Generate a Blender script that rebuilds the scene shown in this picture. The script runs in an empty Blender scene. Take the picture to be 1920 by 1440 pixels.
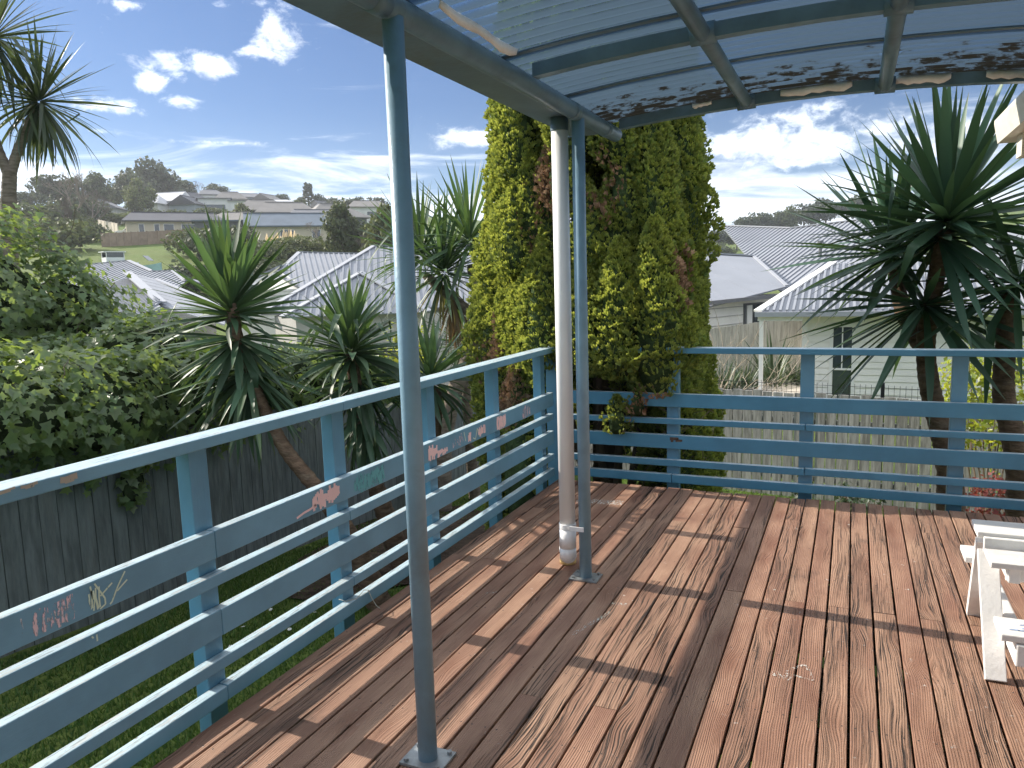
import bpy, math, random
import numpy as np
from mathutils import Vector, Matrix, Quaternion, Euler

random.seed(7)
RNG = np.random.default_rng(11)
S = bpy.context.scene
COL = S.collection
PI = math.pi
TAU = 2 * PI

# ------------------------------------------------------------------ camera
cam_d = bpy.data.cameras.new("camera")
cam = bpy.data.objects.new("camera", cam_d)
COL.objects.link(cam)
S.camera = cam
cam_d.sensor_width = 36.0
cam_d.lens = 27.0
cam_d.clip_start = 0.05
cam_d.clip_end = 9000
EYE = 1.56
# rows: world x, y, z axes seen in camera terms (right, down, forward)
RT = Matrix(((0.915, 0.028, -0.403), (0.402, -0.135, 0.905), (-0.029, -0.991, -0.134)))
cm = Matrix(((RT[0][0], -RT[0][1], -RT[0][2]), (RT[1][0], -RT[1][1], -RT[1][2]), (RT[2][0], -RT[2][1], -RT[2][2])))
cam.matrix_world = Matrix.Translation((0, 0, EYE)) @ cm.to_quaternion().to_matrix().to_4x4()

# ------------------------------------------------------------------ light
SUN_EL = math.radians(31.5)
SUN_AZ = math.atan2(-1.0, 0.055)          # clockwise from +Y
sun_dir = Vector((math.sin(SUN_AZ) * math.cos(SUN_EL), math.cos(SUN_AZ) * math.cos(SUN_EL), math.sin(SUN_EL)))
sd = bpy.data.lights.new("sun", 'SUN')
sd.energy = 3.2
sd.angle = math.radians(0.55)
sd.color = (1.0, 0.92, 0.80)
sun = bpy.data.objects.new("sun", sd)
COL.objects.link(sun)
sun.rotation_mode = 'QUATERNION'
sun.rotation_quaternion = (-sun_dir).to_track_quat('-Z', 'Y')

S.view_settings.view_transform = 'Standard'
S.view_settings.look = 'None'
S.view_settings.exposure = 1.32
S.view_settings.gamma = 1.0
S.view_settings.use_curve_mapping = False


# ------------------------------------------------------------------ node helper
def nd(nt, t, ins=None, **at):
    n = nt.nodes.new(t)
    for k, v in at.items():
        setattr(n, k, v)
    for k, v in (ins or {}).items():
        s = n.inputs[k]
        if isinstance(v, bpy.types.NodeSocket):
            nt.links.new(v, s)
        else:
            s.default_value = v
    return n


def ma(nt, op, a, b=0.0, c=0.0, clamp=False):
    n = nd(nt, 'ShaderNodeMath', {0: a, 1: b, 2: c}, operation=op)
    n.use_clamp = clamp
    return n.outputs[0]


def ramp01(nt, v, a, b, lo=0.0, hi=1.0):
    return nd(nt, 'ShaderNodeMapRange', {0: v, 1: a, 2: b, 3: lo, 4: hi}, interpolation_type='SMOOTHSTEP').outputs[0]


def mixc(nt, f, a, b, mode='MIX'):
    n = nd(nt, 'ShaderNodeMix', None, data_type='RGBA', blend_type=mode)
    for i, v in ((0, f), (6, a), (7, b)):
        if isinstance(v, bpy.types.NodeSocket):
            nt.links.new(v, n.inputs[i])
        else:
            n.inputs[i].default_value = v if i == 0 else (tuple(v) + (1.0,))[:4]
    return n.outputs[2]


def noise(nt, vec, scale=5.0, detail=4.0, rough=0.5, dist=0.0, w=None):
    n = nd(nt, 'ShaderNodeTexNoise', {'Vector': vec, 'Scale': scale, 'Detail': detail, 'Roughness': rough, 'Distortion': dist},
           noise_dimensions='4D' if w is not None else '3D')
    if w is not None:
        if isinstance(w, bpy.types.NodeSocket):
            nt.links.new(w, n.inputs['W'])
        else:
            n.inputs['W'].default_value = w
    return n.outputs['Fac']


def vmul(nt, v, s):
    return nd(nt, 'ShaderNodeVectorMath', {0: v, 1: s}, operation='MULTIPLY').outputs[0]


# ------------------------------------------------------------------ world: clear winter sky with small cumulus and low stratus; unseen overhead cloud added for fill
W = bpy.data.worlds.new("World")
S.world = W
W.use_nodes = True
wt = W.node_tree
wt.nodes.clear()
sky = nd(wt, 'ShaderNodeTexSky', None, sky_type='NISHITA')
sky.sun_disc = False
sky.sun_elevation = SUN_EL
sky.sun_rotation = SUN_AZ
sky.air_density = 1.0
sky.dust_density = 0.6
sky.ozone_density = 1.6
tc = nd(wt, 'ShaderNodeTexCoord')
dirv = nd(wt, 'ShaderNodeVectorMath', {0: tc.outputs['Generated']}, operation='NORMALIZE').outputs[0]
sx = nd(wt, 'ShaderNodeSeparateXYZ', {0: dirv})
dz = sx.outputs[2]
plane_h = ma(wt, 'ADD', ma(wt, 'MAXIMUM', dz, 0.0), 0.10)
uvp = nd(wt, 'ShaderNodeCombineXYZ', {0: ma(wt, 'DIVIDE', sx.outputs[0], plane_h), 1: ma(wt, 'DIVIDE', sx.outputs[1], plane_h), 2: 0.0}).outputs[0]
fine = noise(wt, vmul(wt, dirv, (1.0, 1.0, 1.6)), 27.0, 8.0, 0.66, 0.3)
fine2 = noise(wt, vmul(wt, dirv, (1.0, 1.0, 2.6)), 15.0, 7.0, 0.6, 0.5)
# scattered cumulus, placed where they hang
PUFFS = [(-0.6092, 0.7399, 0.2852, 0.0320, 0.0264, 1.0), (-0.6290, 0.7290, 0.2660, 0.0350, 0.009, .8), (-0.6711, 0.6976, 0.2511, 0.0310, 0.0135, 1.1),
         (-0.7170, 0.6588, 0.2278, 0.0194, 0.0135, 1.0), (-0.7492, 0.6308, 0.2018, 0.0417, 0.0095, 1.0),
         (-0.7048, 0.6635, 0.2511, 0.0278, 0.0125, .95), (-0.6970, 0.6780, 0.2334, 0.0125, 0.0111, .85),
         (-0.7058, 0.6762, 0.2111, 0.0278, 0.0097, .75), (-0.7631, 0.6221, 0.1751, 0.0153, 0.0049, .9),
         (-0.4338, 0.8839, 0.1747, 0.0625, 0.0135, .95), (-0.0729, 0.9857, 0.1517, 0.115, 0.034, 1.05),
         (0.0176, 0.9873, 0.1577, 0.075, 0.022, .85), (-0.6776, 0.7158, 0.1686, 0.0625, 0.0035, .85),
         (0.1016, 0.9845, 0.1430, 0.0833, 0.0208, 1.0), (-0.7147, 0.6305, 0.3028, 0.0208, 0.006, .8),
         (-0.6212, 0.7175, 0.3151, 0.0208, 0.006, .8), (-0.6489, 0.6937, 0.3125, 0.0208, 0.006, .6)]
az_s = nd(wt, 'ShaderNodeMath', {0: sx.outputs[0], 1: sx.outputs[1]}, operation='ARCTAN2').outputs[0]
el_s = ma(wt, 'ARCSINE', dz)
acc = None
for (x, y, z, su, sv, k) in PUFFS:
    a0, e0 = math.atan2(x, y), math.asin(z)
    du = ma(wt, 'DIVIDE', ma(wt, 'SUBTRACT', az_s, a0), su * 0.98)
    dv = ma(wt, 'DIVIDE', ma(wt, 'SUBTRACT', el_s, e0), sv * 0.98)
    r2 = ma(wt, 'ADD', ma(wt, 'MULTIPLY', du, du), ma(wt, 'MULTIPLY', dv, dv))
    g = ma(wt, 'MULTIPLY', ma(wt, 'EXPONENT', ma(wt, 'MULTIPLY', r2, -0.75)), k)
    acc = g if acc is None else ma(wt, 'MAXIMUM', acc, g)
puff = ramp01(wt, ma(wt, 'ADD', acc, ma(wt, 'MULTIPLY', ma(wt, 'SUBTRACT', fine, 0.5), 2.5)), 0.40, 1.15)
puff = ma(wt, 'MULTIPLY', puff, 0.95)
# heavier cloud added out of view overhead, as fill light
fill_cloud = noise(wt, uvp, 1.7, 8.0, 0.58, 0.2)
fill_cloud = ma(wt, 'MULTIPLY', ramp01(wt, ma(wt, 'ADD', fill_cloud, ramp01(wt, dz, 0.28, 0.52, -0.07, 0.17)), 0.50, 0.64), ramp01(wt, dz, 0.26, 0.42))
# low stratus towards the horizon
band = noise(wt, vmul(wt, dirv, (1.0, 1.0, 7.5)), 3.4, 8.0, 0.60, 0.7)
bandm = ma(wt, 'ADD', band, ramp01(wt, dz, 0.0, 0.25, 0.20, -0.14))
band = ma(wt, 'MULTIPLY', ramp01(wt, bandm, 0.46, 0.68), 0.88)
cl = ma(wt, 'MAXIMUM', ma(wt, 'MAXIMUM', puff, fill_cloud), band)
cl = ma(wt, 'MULTIPLY', cl, ramp01(wt, dz, -0.02, 0.01), clamp=True)
shade = ramp01(wt, fine2, 0.35, 0.68, 0.80, 1.12)
ccol = mixc(wt, 1.0, (13.0, 13.8, 15.0), nd(wt, 'ShaderNodeCombineXYZ', {0: shade, 1: shade, 2: shade}).outputs[0], 'MULTIPLY')
skc = mixc(wt, 1.0, sky.outputs[0], (0.275, 0.50, 0.80), 'MULTIPLY')
skc = mixc(wt, ramp01(wt, dz, 0.0, 0.22, 0.50, 0.0), skc, (6.6, 8.4, 10.6))
skyc = mixc(wt, ma(wt, 'MULTIPLY', cl, 0.93), skc, ccol)
bg = nd(wt, 'ShaderNodeBackground', {'Color': skyc, 'Strength': 0.0505})
nd(wt, 'ShaderNodeOutputWorld', {'Surface': bg.outputs[0]})

# ------------------------------------------------------------------ mesh helper


class MB:
    def __init__(s):
        s.v = []
        s.f = []

    def add(s, vs, fs):
        o = len(s.v)
        s.v += [tuple(p) for p in vs]
        s.f += [tuple(i + o for i in f) for f in fs]
        return s

    def box(s, x0, x1, y0, y1, z0, z1):
        return s.add([(x0, y0, z0), (x1, y0, z0), (x1, y1, z0), (x0, y1, z0), (x0, y0, z1), (x1, y0, z1), (x1, y1, z1), (x0, y1, z1)],
                     [(0, 3, 2, 1), (4, 5, 6, 7), (0, 1, 5, 4), (1, 2, 6, 5), (2, 3, 7, 6), (3, 0, 4, 7)])

    def bar(s, p, q, w, h, up=(0, 0, 1)):
        """box from p to q, w wide, h high, centred on the line"""
        p, q = Vector(p), Vector(q)
        d = (q - p).normalized()
        u = Vector(up)
        r = d.cross(u).normalized()
        u = r.cross(d).normalized()
        vs = []
        for c in (p, q):
            for a, b in ((-1, -1), (1, -1), (1, 1), (-1, 1)):
                vs.append(c + r * (a * w / 2) + u * (b * h / 2))
        return s.add(vs, [(3, 2, 1, 0), (4, 5, 6, 7), (0, 1, 5, 4), (1, 2, 6, 5), (2, 3, 7, 6), (3, 0, 4, 7)])

    def tube(s, pts, rad, n=8, caps=True):
        pts = [Vector(p) for p in pts]
        if not isinstance(rad, (list, tuple)):
            rad = [rad] * len(pts)
        o = len(s.v)
        ref = None
        for i, p in enumerate(pts):
            a = pts[max(0, i - 1)]
            b = pts[min(len(pts) - 1, i + 1)]
            d = (b - a).normalized()
            if ref is None:
                ref = Vector((1, 0, 0)) if abs(d.x) < 0.8 else Vector((0, 1, 0))
            r = (ref - d * ref.dot(d)).normalized()
            ref = r
            q = d.cross(r)
            for k in range(n):
                t = TAU * k / n
                s.v.append(tuple(p + (r * math.cos(t) + q * math.sin(t)) * rad[i]))
        for i in range(len(pts) - 1):
            for k in range(n):
                a = o + i * n + k
                b = o + i * n + (k + 1) % n
                s.f.append((a, b, b + n, a + n))
        if caps:
            s.f.append(tuple(o + k for k in reversed(range(n))))
            s.f.append(tuple(o + (len(pts) - 1) * n + k for k in range(n)))
        return s

    def slab(s, poly, th):
        """closed slab below a planar-ish polygon"""
        n = len(poly)
        top = [Vector(p) for p in poly]
        nrm = (top[1] - top[0]).cross(top[2] - top[0]).normalized()
        if nrm.z < 0:
            top.reverse()
            nrm = -nrm
        bot = [p - nrm * th for p in top]
        fs = [tuple(range(n)), tuple(reversed(range(n, 2 * n)))]
        for i in range(n):
            j = (i + 1) % n
            fs.append((i, i + n, j + n, j))
        return s.add(top + bot, fs)

    def mesh(s, name, loc=(0, 0, 0)):
        me = bpy.data.meshes.new(name)
        l = Vector(loc)
        me.from_pydata([tuple(Vector(p) - l) for p in s.v], [], s.f)
        me.update()
        return me

    def build(s, name, mat, parent=None, smooth=False, bevel=0.0, loc=None):
        """vertices are in world coordinates; made relative to the parent's place"""
        base = parent['_loc'] if parent is not None else (loc or (0, 0, 0))
        o = link(name, s.mesh(name, base), mat, parent, smooth)
        if parent is None:
            o.location = base
        if bevel:
            m = o.modifiers.new("bevel", 'BEVEL')
            m.width = bevel
            m.segments = 2
            m.limit_method = 'ANGLE'
        return o


def link(name, me, mat, parent=None, smooth=False):
    o = bpy.data.objects.new(name, me)
    COL.objects.link(o)
    if mat is not None and not me.materials:
        me.materials.append(mat)
    if smooth:
        me.polygons.foreach_set('use_smooth', [True] * len(me.polygons))
    if parent is not None:
        o.parent = parent
        o['_loc'] = parent['_loc']
    else:
        o['_loc'] = (0.0, 0.0, 0.0)
    return o


def tag(o, label=None, cat=None, group=None, kind=None):
    for k, v in (('label', label), ('category', cat), ('group', group), ('kind', kind)):
        if v:
            o[k] = v
    return o


def thing(name, label, cat, loc=(0, 0, 0), group=None, kind=None):
    o = bpy.data.objects.new(name, None)
    o.empty_display_size = 0.2
    COL.objects.link(o)
    o.location = loc
    o['_loc'] = tuple(float(c) for c in loc)
    return tag(o, label, cat, group, kind)


def npmesh(name, V, F, attrs=None):
    """fast mesh from numpy: V (n,3), F (m,k)"""
    me = bpy.data.meshes.new(name)
    m, k = F.shape
    me.vertices.add(len(V))
    me.vertices.foreach_set('co', np.ascontiguousarray(V, dtype=np.float32).ravel())
    me.loops.add(m * k)
    me.loops.foreach_set('vertex_index', np.ascontiguousarray(F, dtype=np.int32).ravel())
    me.polygons.add(m)
    me.polygons.foreach_set('loop_start', np.arange(0, m * k, k, dtype=np.int32))
    for an, av in (attrs or {}).items():
        a = me.attributes.new(an, 'FLOAT', 'POINT')
        a.data.foreach_set('value', np.ascontiguousarray(av, dtype=np.float32))
    me.update(calc_edges=True)
    return me


def frames(N, spin=None):
    """orthonormal frames whose third axis is N; spin about it"""
    N = N / np.linalg.norm(N, axis=1, keepdims=True)
    up = np.where(np.abs(N[:, 2:3]) < 0.9, np.array([[0, 0, 1.0]]), np.array([[1.0, 0, 0]]))
    A = np.cross(up, N)
    A /= np.linalg.norm(A, axis=1, keepdims=True)
    B = np.cross(N, A)
    if spin is not None:
        c, s = np.cos(spin)[:, None], np.sin(spin)[:, None]
        A, B = A * c + B * s, B * c - A * s
    return A, B, N


def scatter(P, N, tv, tf, scale, spin, tip=None):
    """copies of the template (tv, tf) at P facing N -> V, F, rnd, tip"""
    A, B, C = frames(N, spin)
    n, k = len(P), len(tv)
    s = np.broadcast_to(np.asarray(scale), (n,))[:, None, None]
    T = tv[None, :, :] * s
    V = P[:, None, :] + T[:, :, 0:1] * A[:, None, :] + T[:, :, 1:2] * B[:, None, :] + T[:, :, 2:3] * C[:, None, :]
    F = tf[None, :, :] + (np.arange(n) * k)[:, None, None]
    rnd = np.repeat(RNG.random(n), k)
    tp = np.tile(tip if tip is not None else np.zeros(k), n)
    return V.reshape(-1, 3), F.reshape(-1, tf.shape[1]), rnd, tp


# ------------------------------------------------------------------ materials
MATS = {}


def new_mat(name):
    m = bpy.data.materials.new(name)
    m.use_nodes = True
    nt = m.node_tree
    nt.nodes.clear()
    MATS[name] = m
    return m, nt


def out(nt, sh):
    o = nd(nt, 'ShaderNodeOutputMaterial')
    nt.links.new(sh, o.inputs['Surface'])


def bump(nt, h, dist=0.01, strength=1.0):
    return nd(nt, 'ShaderNodeBump', {'Height': h, 'Distance': dist, 'Strength': strength}).outputs[0]


def simple(name, col, rough=0.6, var=0.12, scale=6.0, spec=0.4, bscale=40.0, bdist=0.002, metal=0.0, stretch=(1, 1, 1), dirt=None, dirtamt=0.0, coord='Object'):
    m, nt = new_mat(name)
    t = nd(nt, 'ShaderNodeTexCoord')
    v = vmul(nt, t.outputs[coord], stretch)
    oi = nd(nt, 'ShaderNodeObjectInfo')
    n1 = noise(nt, v, scale, 5.0, 0.6, 0.0, ma(nt, 'MULTIPLY', oi.outputs['Random'], 60.0))
    k = ramp01(nt, n1, 0.3, 0.7, 1 - var, 1 + var)
    c = mixc(nt, 1.0, col, nd(nt, 'ShaderNodeCombineXYZ', {0: k, 1: k, 2: k}).outputs[0], 'MULTIPLY')
    if dirt:
        n2 = noise(nt, v, scale * 0.45, 8.0, 0.7, 0.5, ma(nt, 'MULTIPLY', oi.outputs['Random'], 31.0))
        c = mixc(nt, ma(nt, 'MULTIPLY', ramp01(nt, n2, 0.5, 0.72), dirtamt), c, dirt)
    b = bump(nt, noise(nt, v, bscale, 3.0, 0.5), bdist)
    p = nd(nt, 'ShaderNodeBsdfPrincipled', {'Base Color': c, 'Roughness': rough, 'Specular IOR Level': spec, 'Metallic': metal, 'Normal': b})
    out(nt, p.outputs[0])
    return m


def leafmat(name, base, yellow, rough=0.4, trans=0.3, transcol=None, vein=False, brown=None, brownamt=0.0, tipcol=None, spec=0.5, var=0.35):
    m, nt = new_mat(name)
    at = nd(nt, 'ShaderNodeAttribute', None, attribute_name='rnd').outputs['Fac']
    tp = nd(nt, 'ShaderNodeAttribute', None, attribute_name='tip').outputs['Fac']
    oi = nd(nt, 'ShaderNodeObjectInfo').outputs['Random']
    r = ma(nt, 'FRACT', ma(nt, 'ADD', at, ma(nt, 'MULTIPLY', oi, 7.31)))
    t = nd(nt, 'ShaderNodeTexCoord')
    n1 = noise(nt, t.outputs['Object'], 2.2, 3.0, 0.5)
    k = ma(nt, 'ADD', ma(nt, 'MULTIPLY', r, 0.6), ma(nt, 'MULTIPLY', n1, 0.55))
    c = mixc(nt, ramp01(nt, k, 0.40, 1.05), base, yellow)
    vv = ramp01(nt, ma(nt, 'FRACT', ma(nt, 'MULTIPLY', r, 17.7)), 0, 1, 1 - var, 1 + var)
    c = mixc(nt, 1.0, c, nd(nt, 'ShaderNodeCombineXYZ', {0: vv, 1: vv, 2: vv}).outputs[0], 'MULTIPLY')
    if tipcol:
        c = mixc(nt, tp, c, tipcol)
    if brown:
        n2 = noise(nt, t.outputs['Object'], 1.3, 4.0, 0.6)
        c = mixc(nt, ramp01(nt, n2, 1 - brownamt, 1 - brownamt + 0.05), c, brown)
    p = nd(nt, 'ShaderNodeBsdfPrincipled', {'Base Color': c, 'Roughness': rough, 'Specular IOR Level': spec})
    if trans > 0:
        tc_ = mixc(nt, 0.5, c, transcol or yellow)
        tr = nd(nt, 'ShaderNodeBsdfTranslucent', {'Color': mixc(nt, 1.0, tc_, (1.6, 1.6, 1.3), 'MULTIPLY')})
        sh = nd(nt, 'ShaderNodeMixShader', {0: trans, 1: p.outputs[0], 2: tr.outputs[0]}).outputs[0]
    else:
        sh = p.outputs[0]
    out(nt, sh)
    return m


# weathered hardwood decking
m_deck, nt = new_mat('deck_wood')
t = nd(nt, 'ShaderNodeTexCoord').outputs['Object']
oi = nd(nt, 'ShaderNodeObjectInfo').outputs['Random']
w = ma(nt, 'MULTIPLY', oi, 97.0)
sp = nd(nt, 'ShaderNodeSeparateXYZ', {0: t})
wn = noise(nt, vmul(nt, t, (7.0, 1.35, 1.0)), 1.0, 2.0, 0.5, 0.0, w)
wn2 = noise(nt, vmul(nt, t, (16.0, 5.0, 1.0)), 1.0, 2.0, 0.5, 0.0, ma(nt, 'ADD', w, 5.0))
kn = nd(nt, 'ShaderNodeTexVoronoi', {'Vector': nd(nt, 'ShaderNodeVectorMath', {0: vmul(nt, t, (5.0, 1.5, 1.0)), 1: nd(nt, 'ShaderNodeCombineXYZ', {0: w, 1: w, 2: 0.0}).outputs[0]}, operation='ADD').outputs[0], 'Scale': 1.0},
        voronoi_dimensions='2D').outputs['Distance']
knot = ramp01(nt, kn, 0.0, 0.30, 1.0, 0.0)
xx = ma(nt, 'ADD', sp.outputs[0], ma(nt, 'ADD', ma(nt, 'MULTIPLY', ma(nt, 'SUBTRACT', wn, 0.5), 0.065), ma(nt, 'ADD', ma(nt, 'MULTIPLY', ma(nt, 'SUBTRACT', wn2, 0.5), 0.014), ma(nt, 'MULTIPLY', knot, 0.022))))
grain_v = nd(nt, 'ShaderNodeCombineXYZ', {0: ma(nt, 'MULTIPLY', xx, 215.0), 1: ma(nt, 'MULTIPLY', sp.outputs[1], 2.9), 2: ma(nt, 'MULTIPLY', sp.outputs[2], 30.0)}).outputs[0]
g1 = noise(nt, grain_v, 1.0, 3.0, 0.55, 0.3, w)
g2 = noise(nt, vmul(nt, grain_v, (2.6, 0.5, 1.0)), 1.0, 2.0, 0.5, 0.0, w)
ring = ma(nt, 'SINE', ma(nt, 'ADD', ma(nt, 'MULTIPLY', xx, 760.0), ma(nt, 'MULTIPLY', g1, 2.0)))
zone = noise(nt, nd(nt, 'ShaderNodeCombineXYZ', {0: ma(nt, 'MULTIPLY', sp.outputs[0], 11.0), 1: ma(nt, 'MULTIPLY', sp.outputs[1], 0.8), 2: 0.0}).outputs[0], 1.0, 3.0, 0.5, 0.0, ma(nt, 'ADD', w, 40.0))
zone = ramp01(nt, ma(nt, 'ADD', zone, ma(nt, 'MULTIPLY', ma(nt, 'SUBTRACT', ma(nt, 'FRACT', ma(nt, 'MULTIPLY', oi, 13.0)), 0.5), 0.22)), 0.45, 0.62)
crack = ma(nt, 'MULTIPLY', ramp01(nt, g1, 0.54, 0.60), ma(nt, 'ADD', 0.05, ma(nt, 'MULTIPLY', zone, 1.0)), clamp=True)
smallcr = ma(nt, 'MULTIPLY', ramp01(nt, g2, 0.60, 0.68), 0.5)
big = noise(nt, vmul(nt, t, (5.0, 1.6, 1.0)), 1.0, 4.0, 0.6, 0.0, ma(nt, 'ADD', w, 70.0))
hue = ma(nt, 'FRACT', ma(nt, 'MULTIPLY', oi, 5.37))
c = mixc(nt, ramp01(nt, big, 0.3, 0.72), (0.250, 0.134, 0.090), (0.445, 0.278, 0.188))
c = mixc(nt, ramp01(nt, hue, 0.0, 1.0), c, mixc(nt, 1.0, c, (0.86, 0.79, 0.79), 'MULTIPLY'))
c = mixc(nt, ma(nt, 'MULTIPLY', ramp01(nt, ring, -0.2, 1.0), 0.22), c, (0.20, 0.085, 0.045))
c = mixc(nt, ma(nt, 'MULTIPLY', knot, 0.55), c, (0.17, 0.07, 0.04))
c = mixc(nt, smallcr, c, (0.13, 0.06, 0.038))
c = mixc(nt, ma(nt, 'MULTIPLY', zone, 0.30), c, (0.20, 0.125, 0.085))
c = mixc(nt, crack, c, (0.040, 0.026, 0.019))
# nail heads over the joists
gy = nd(nt, 'ShaderNodeSeparateXYZ', {0: nd(nt, 'ShaderNodeNewGeometry').outputs['Position']}).outputs[1]
my = ma(nt, 'SUBTRACT', ma(nt, 'MODULO', ma(nt, 'ADD', gy, 9.225), 0.45), 0.225)
mx = ma(nt, 'SUBTRACT', ma(nt, 'ABSOLUTE', sp.outputs[0]), 0.026)
nr = ma(nt, 'ADD', ma(nt, 'MULTIPLY', my, my), ma(nt, 'MULTIPLY', mx, mx))
c = mixc(nt, ma(nt, 'LESS_THAN', nr, 0.0000125), c, (0.050, 0.040, 0.036))
# mildew stains and bleached scuffs
geo = nd(nt, 'ShaderNodeNewGeometry').outputs['Position']
st = noise(nt, vmul(nt, geo, (1.6, 1.1, 1.0)), 1.5, 6.0, 0.65)
c = mixc(nt, ma(nt, 'MULTIPLY', ramp01(nt, st, 0.60, 0.72), 0.5), c, (0.085, 0.058, 0.045))
sc = noise(nt, vmul(nt, geo, (34.0, 26.0, 1.0)), 1.0, 4.0, 0.7)
scm = noise(nt, geo, 1.9, 3.0, 0.6)
c = mixc(nt, ma(nt, 'MULTIPLY', ma(nt, 'MULTIPLY', ramp01(nt, sc, 0.63, 0.70), ramp01(nt, scm, 0.46, 0.62)), 0.75), c, (0.62, 0.57, 0.52))
h = ma(nt, 'SUBTRACT', ma(nt, 'ADD', ma(nt, 'MULTIPLY', ring, 0.05), ma(nt, 'MULTIPLY', g2, 0.16)), ma(nt, 'MULTIPLY', crack, 1.0))
p = nd(nt, 'ShaderNodeBsdfPrincipled', {'Base Color': c, 'Roughness': ma(nt, 'ADD', 0.50, ma(nt, 'MULTIPLY', g2, 0.2)), 'Specular IOR Level': 0.42, 'Normal': bump(nt, h, 0.010, 1.0)})
out(nt, p.outputs[0])


def painted(name, col, chip=(0.50, 0.44, 0.37), chipamt=0.5, grain=(9.0, 9.0, 9.0), rough=0.34, sun_topwear=True):
    """brushed paint on sawn timber; wears to bare pale flakes on faces open to the weather; up-faces also paled to paint in sunlight"""
    m, nt = new_mat(name)
    t = nd(nt, 'ShaderNodeTexCoord').outputs['Object']
    oi = nd(nt, 'ShaderNodeObjectInfo').outputs['Random']
    w = ma(nt, 'MULTIPLY', oi, 53.0)
    n1 = noise(nt, t, 3.0, 4.0, 0.6, 0.0, w)
    n2 = noise(nt, vmul(nt, t, grain), 10.0, 5.0, 0.65, 0.0, w)
    k = ramp01(nt, n1, 0.3, 0.7, 0.88, 1.12)
    c = mixc(nt, 1.0, col, nd(nt, 'ShaderNodeCombineXYZ', {0: k, 1: k, 2: k}).outputs[0], 'MULTIPLY')
    nz = nd(nt, 'ShaderNodeSeparateXYZ', {0: nd(nt, 'ShaderNodeNewGeometry').outputs['True Normal']}).outputs[2]
    up = ramp01(nt, nz, 0.5, 0.9) if sun_topwear else 0.0
    amt = ma(nt, 'ADD', 0.735, ma(nt, 'MULTIPLY', up, -0.20))
    d = nd(nt, 'ShaderNodeMapRange', {0: n2, 1: amt, 2: ma(nt, 'ADD', amt, 0.03), 3: 0.0, 4: 1.0}).outputs[0]
    c = mixc(nt, ma(nt, 'MULTIPLY', up, 0.72), c, (0.60, 0.72, 0.76))  # up-faces paled: chalked paint plus sunlight painted into the colour
    c = mixc(nt, ma(nt, 'MULTIPLY', d, chipamt), c, chip)
    n4 = noise(nt, vmul(nt, t, tuple(q * 1.6 for q in grain)), 9.0, 6.0, 0.7, 0.0, ma(nt, 'ADD', w, 11.0))
    c = mixc(nt, ma(nt, 'MULTIPLY', ma(nt, 'MULTIPLY', up, ramp01(nt, n4, 0.52, 0.60)), 0.75), c, (0.20, 0.235, 0.245))
    n5 = noise(nt, t, 11.0, 3.0, 0.5, 0.0, ma(nt, 'ADD', w, 23.0))
    c = mixc(nt, ma(nt, 'MULTIPLY', ramp01(nt, n5, 0.735, 0.77), 0.8), c, (0.16, 0.085, 0.045))
    b = bump(nt, ma(nt, 'SUBTRACT', ma(nt, 'MULTIPLY', n2, 0.6), ma(nt, 'MULTIPLY', d, 0.5)), 0.0025, 0.7)
    p = nd(nt, 'ShaderNodeBsdfPrincipled', {'Base Color': c, 'Roughness': rough, 'Specular IOR Level': 0.45, 'Normal': b})
    out(nt, p.outputs[0])
    return m


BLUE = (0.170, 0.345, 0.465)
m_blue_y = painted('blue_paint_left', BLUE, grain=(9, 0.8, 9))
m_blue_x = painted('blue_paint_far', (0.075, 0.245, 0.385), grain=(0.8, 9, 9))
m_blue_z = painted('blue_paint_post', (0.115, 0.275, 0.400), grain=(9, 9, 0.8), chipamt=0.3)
m_steel = simple('blue_painted_steel', (0.215, 0.350, 0.455), 0.34, 0.10, 7.0, 0.5, 60.0, 0.0008, dirt=(0.16, 0.18, 0.18), dirtamt=0.5)
m_gutter = simple('blue_gutter', (0.115, 0.175, 0.225), 0.42, 0.15, 5.0, 0.5, 50.0, 0.0008, dirt=(0.10, 0.105, 0.085), dirtamt=0.7)
m_steel_roof = simple('dark_blue_roof_steel', (0.125, 0.205, 0.265), 0.42, 0.16, 6.0, 0.5, 50.0, 0.001, dirt=(0.075, 0.085, 0.085), dirtamt=0.6)  # same paint as the steel posts in a darker tone, with random dirt
m_galv = simple('galvanised_steel', (0.33, 0.35, 0.36), 0.5, 0.2, 20.0, 0.5, 60.0, 0.001, 0.6, dirt=(0.20, 0.13, 0.08), dirtamt=0.6)
m_rust = simple('rusty_bolt', (0.14, 0.055, 0.03), 0.8, 0.3, 30.0)
m_pvc = simple('white_pvc', (0.90, 0.90, 0.90), 0.34, 0.02, 4.0, 0.5, 30.0, 0.0003, dirt=(0.72, 0.70, 0.66), dirtamt=0.3)
m_foam = simple('yellowed_filler', (0.62, 0.45, 0.20), 0.8, 0.25, 40.0, 0.2, 60.0, 0.004)
m_white = simple('white_table_paint', (0.80, 0.79, 0.77), 0.5, 0.04, 9.0, 0.4, 70.0, 0.0012, dirt=(0.56, 0.53, 0.50), dirtamt=0.55)
m_bluestain = simple('blue_paint_stain', (0.32, 0.42, 0.62), 0.6, 0.3, 30)
m_tape = simple('peeling_tape', (0.84, 0.83, 0.81), 0.6, 0.10, 12.0, 0.3, 25.0, 0.004)
m_greenfence = simple('dark_green_paling', (0.145, 0.165, 0.165), 0.75, 0.30, 5.0, 0.25, 30.0, 0.003, stretch=(4, 4, 0.6), dirt=(0.20, 0.205, 0.19), dirtamt=0.5)
m_paling = simple('grey_weathered_paling', (0.295, 0.290, 0.275), 0.85, 0.38, 5.0, 0.2, 28.0, 0.004, stretch=(5, 5, 0.5), dirt=(0.13, 0.125, 0.105), dirtamt=0.7)
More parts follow.
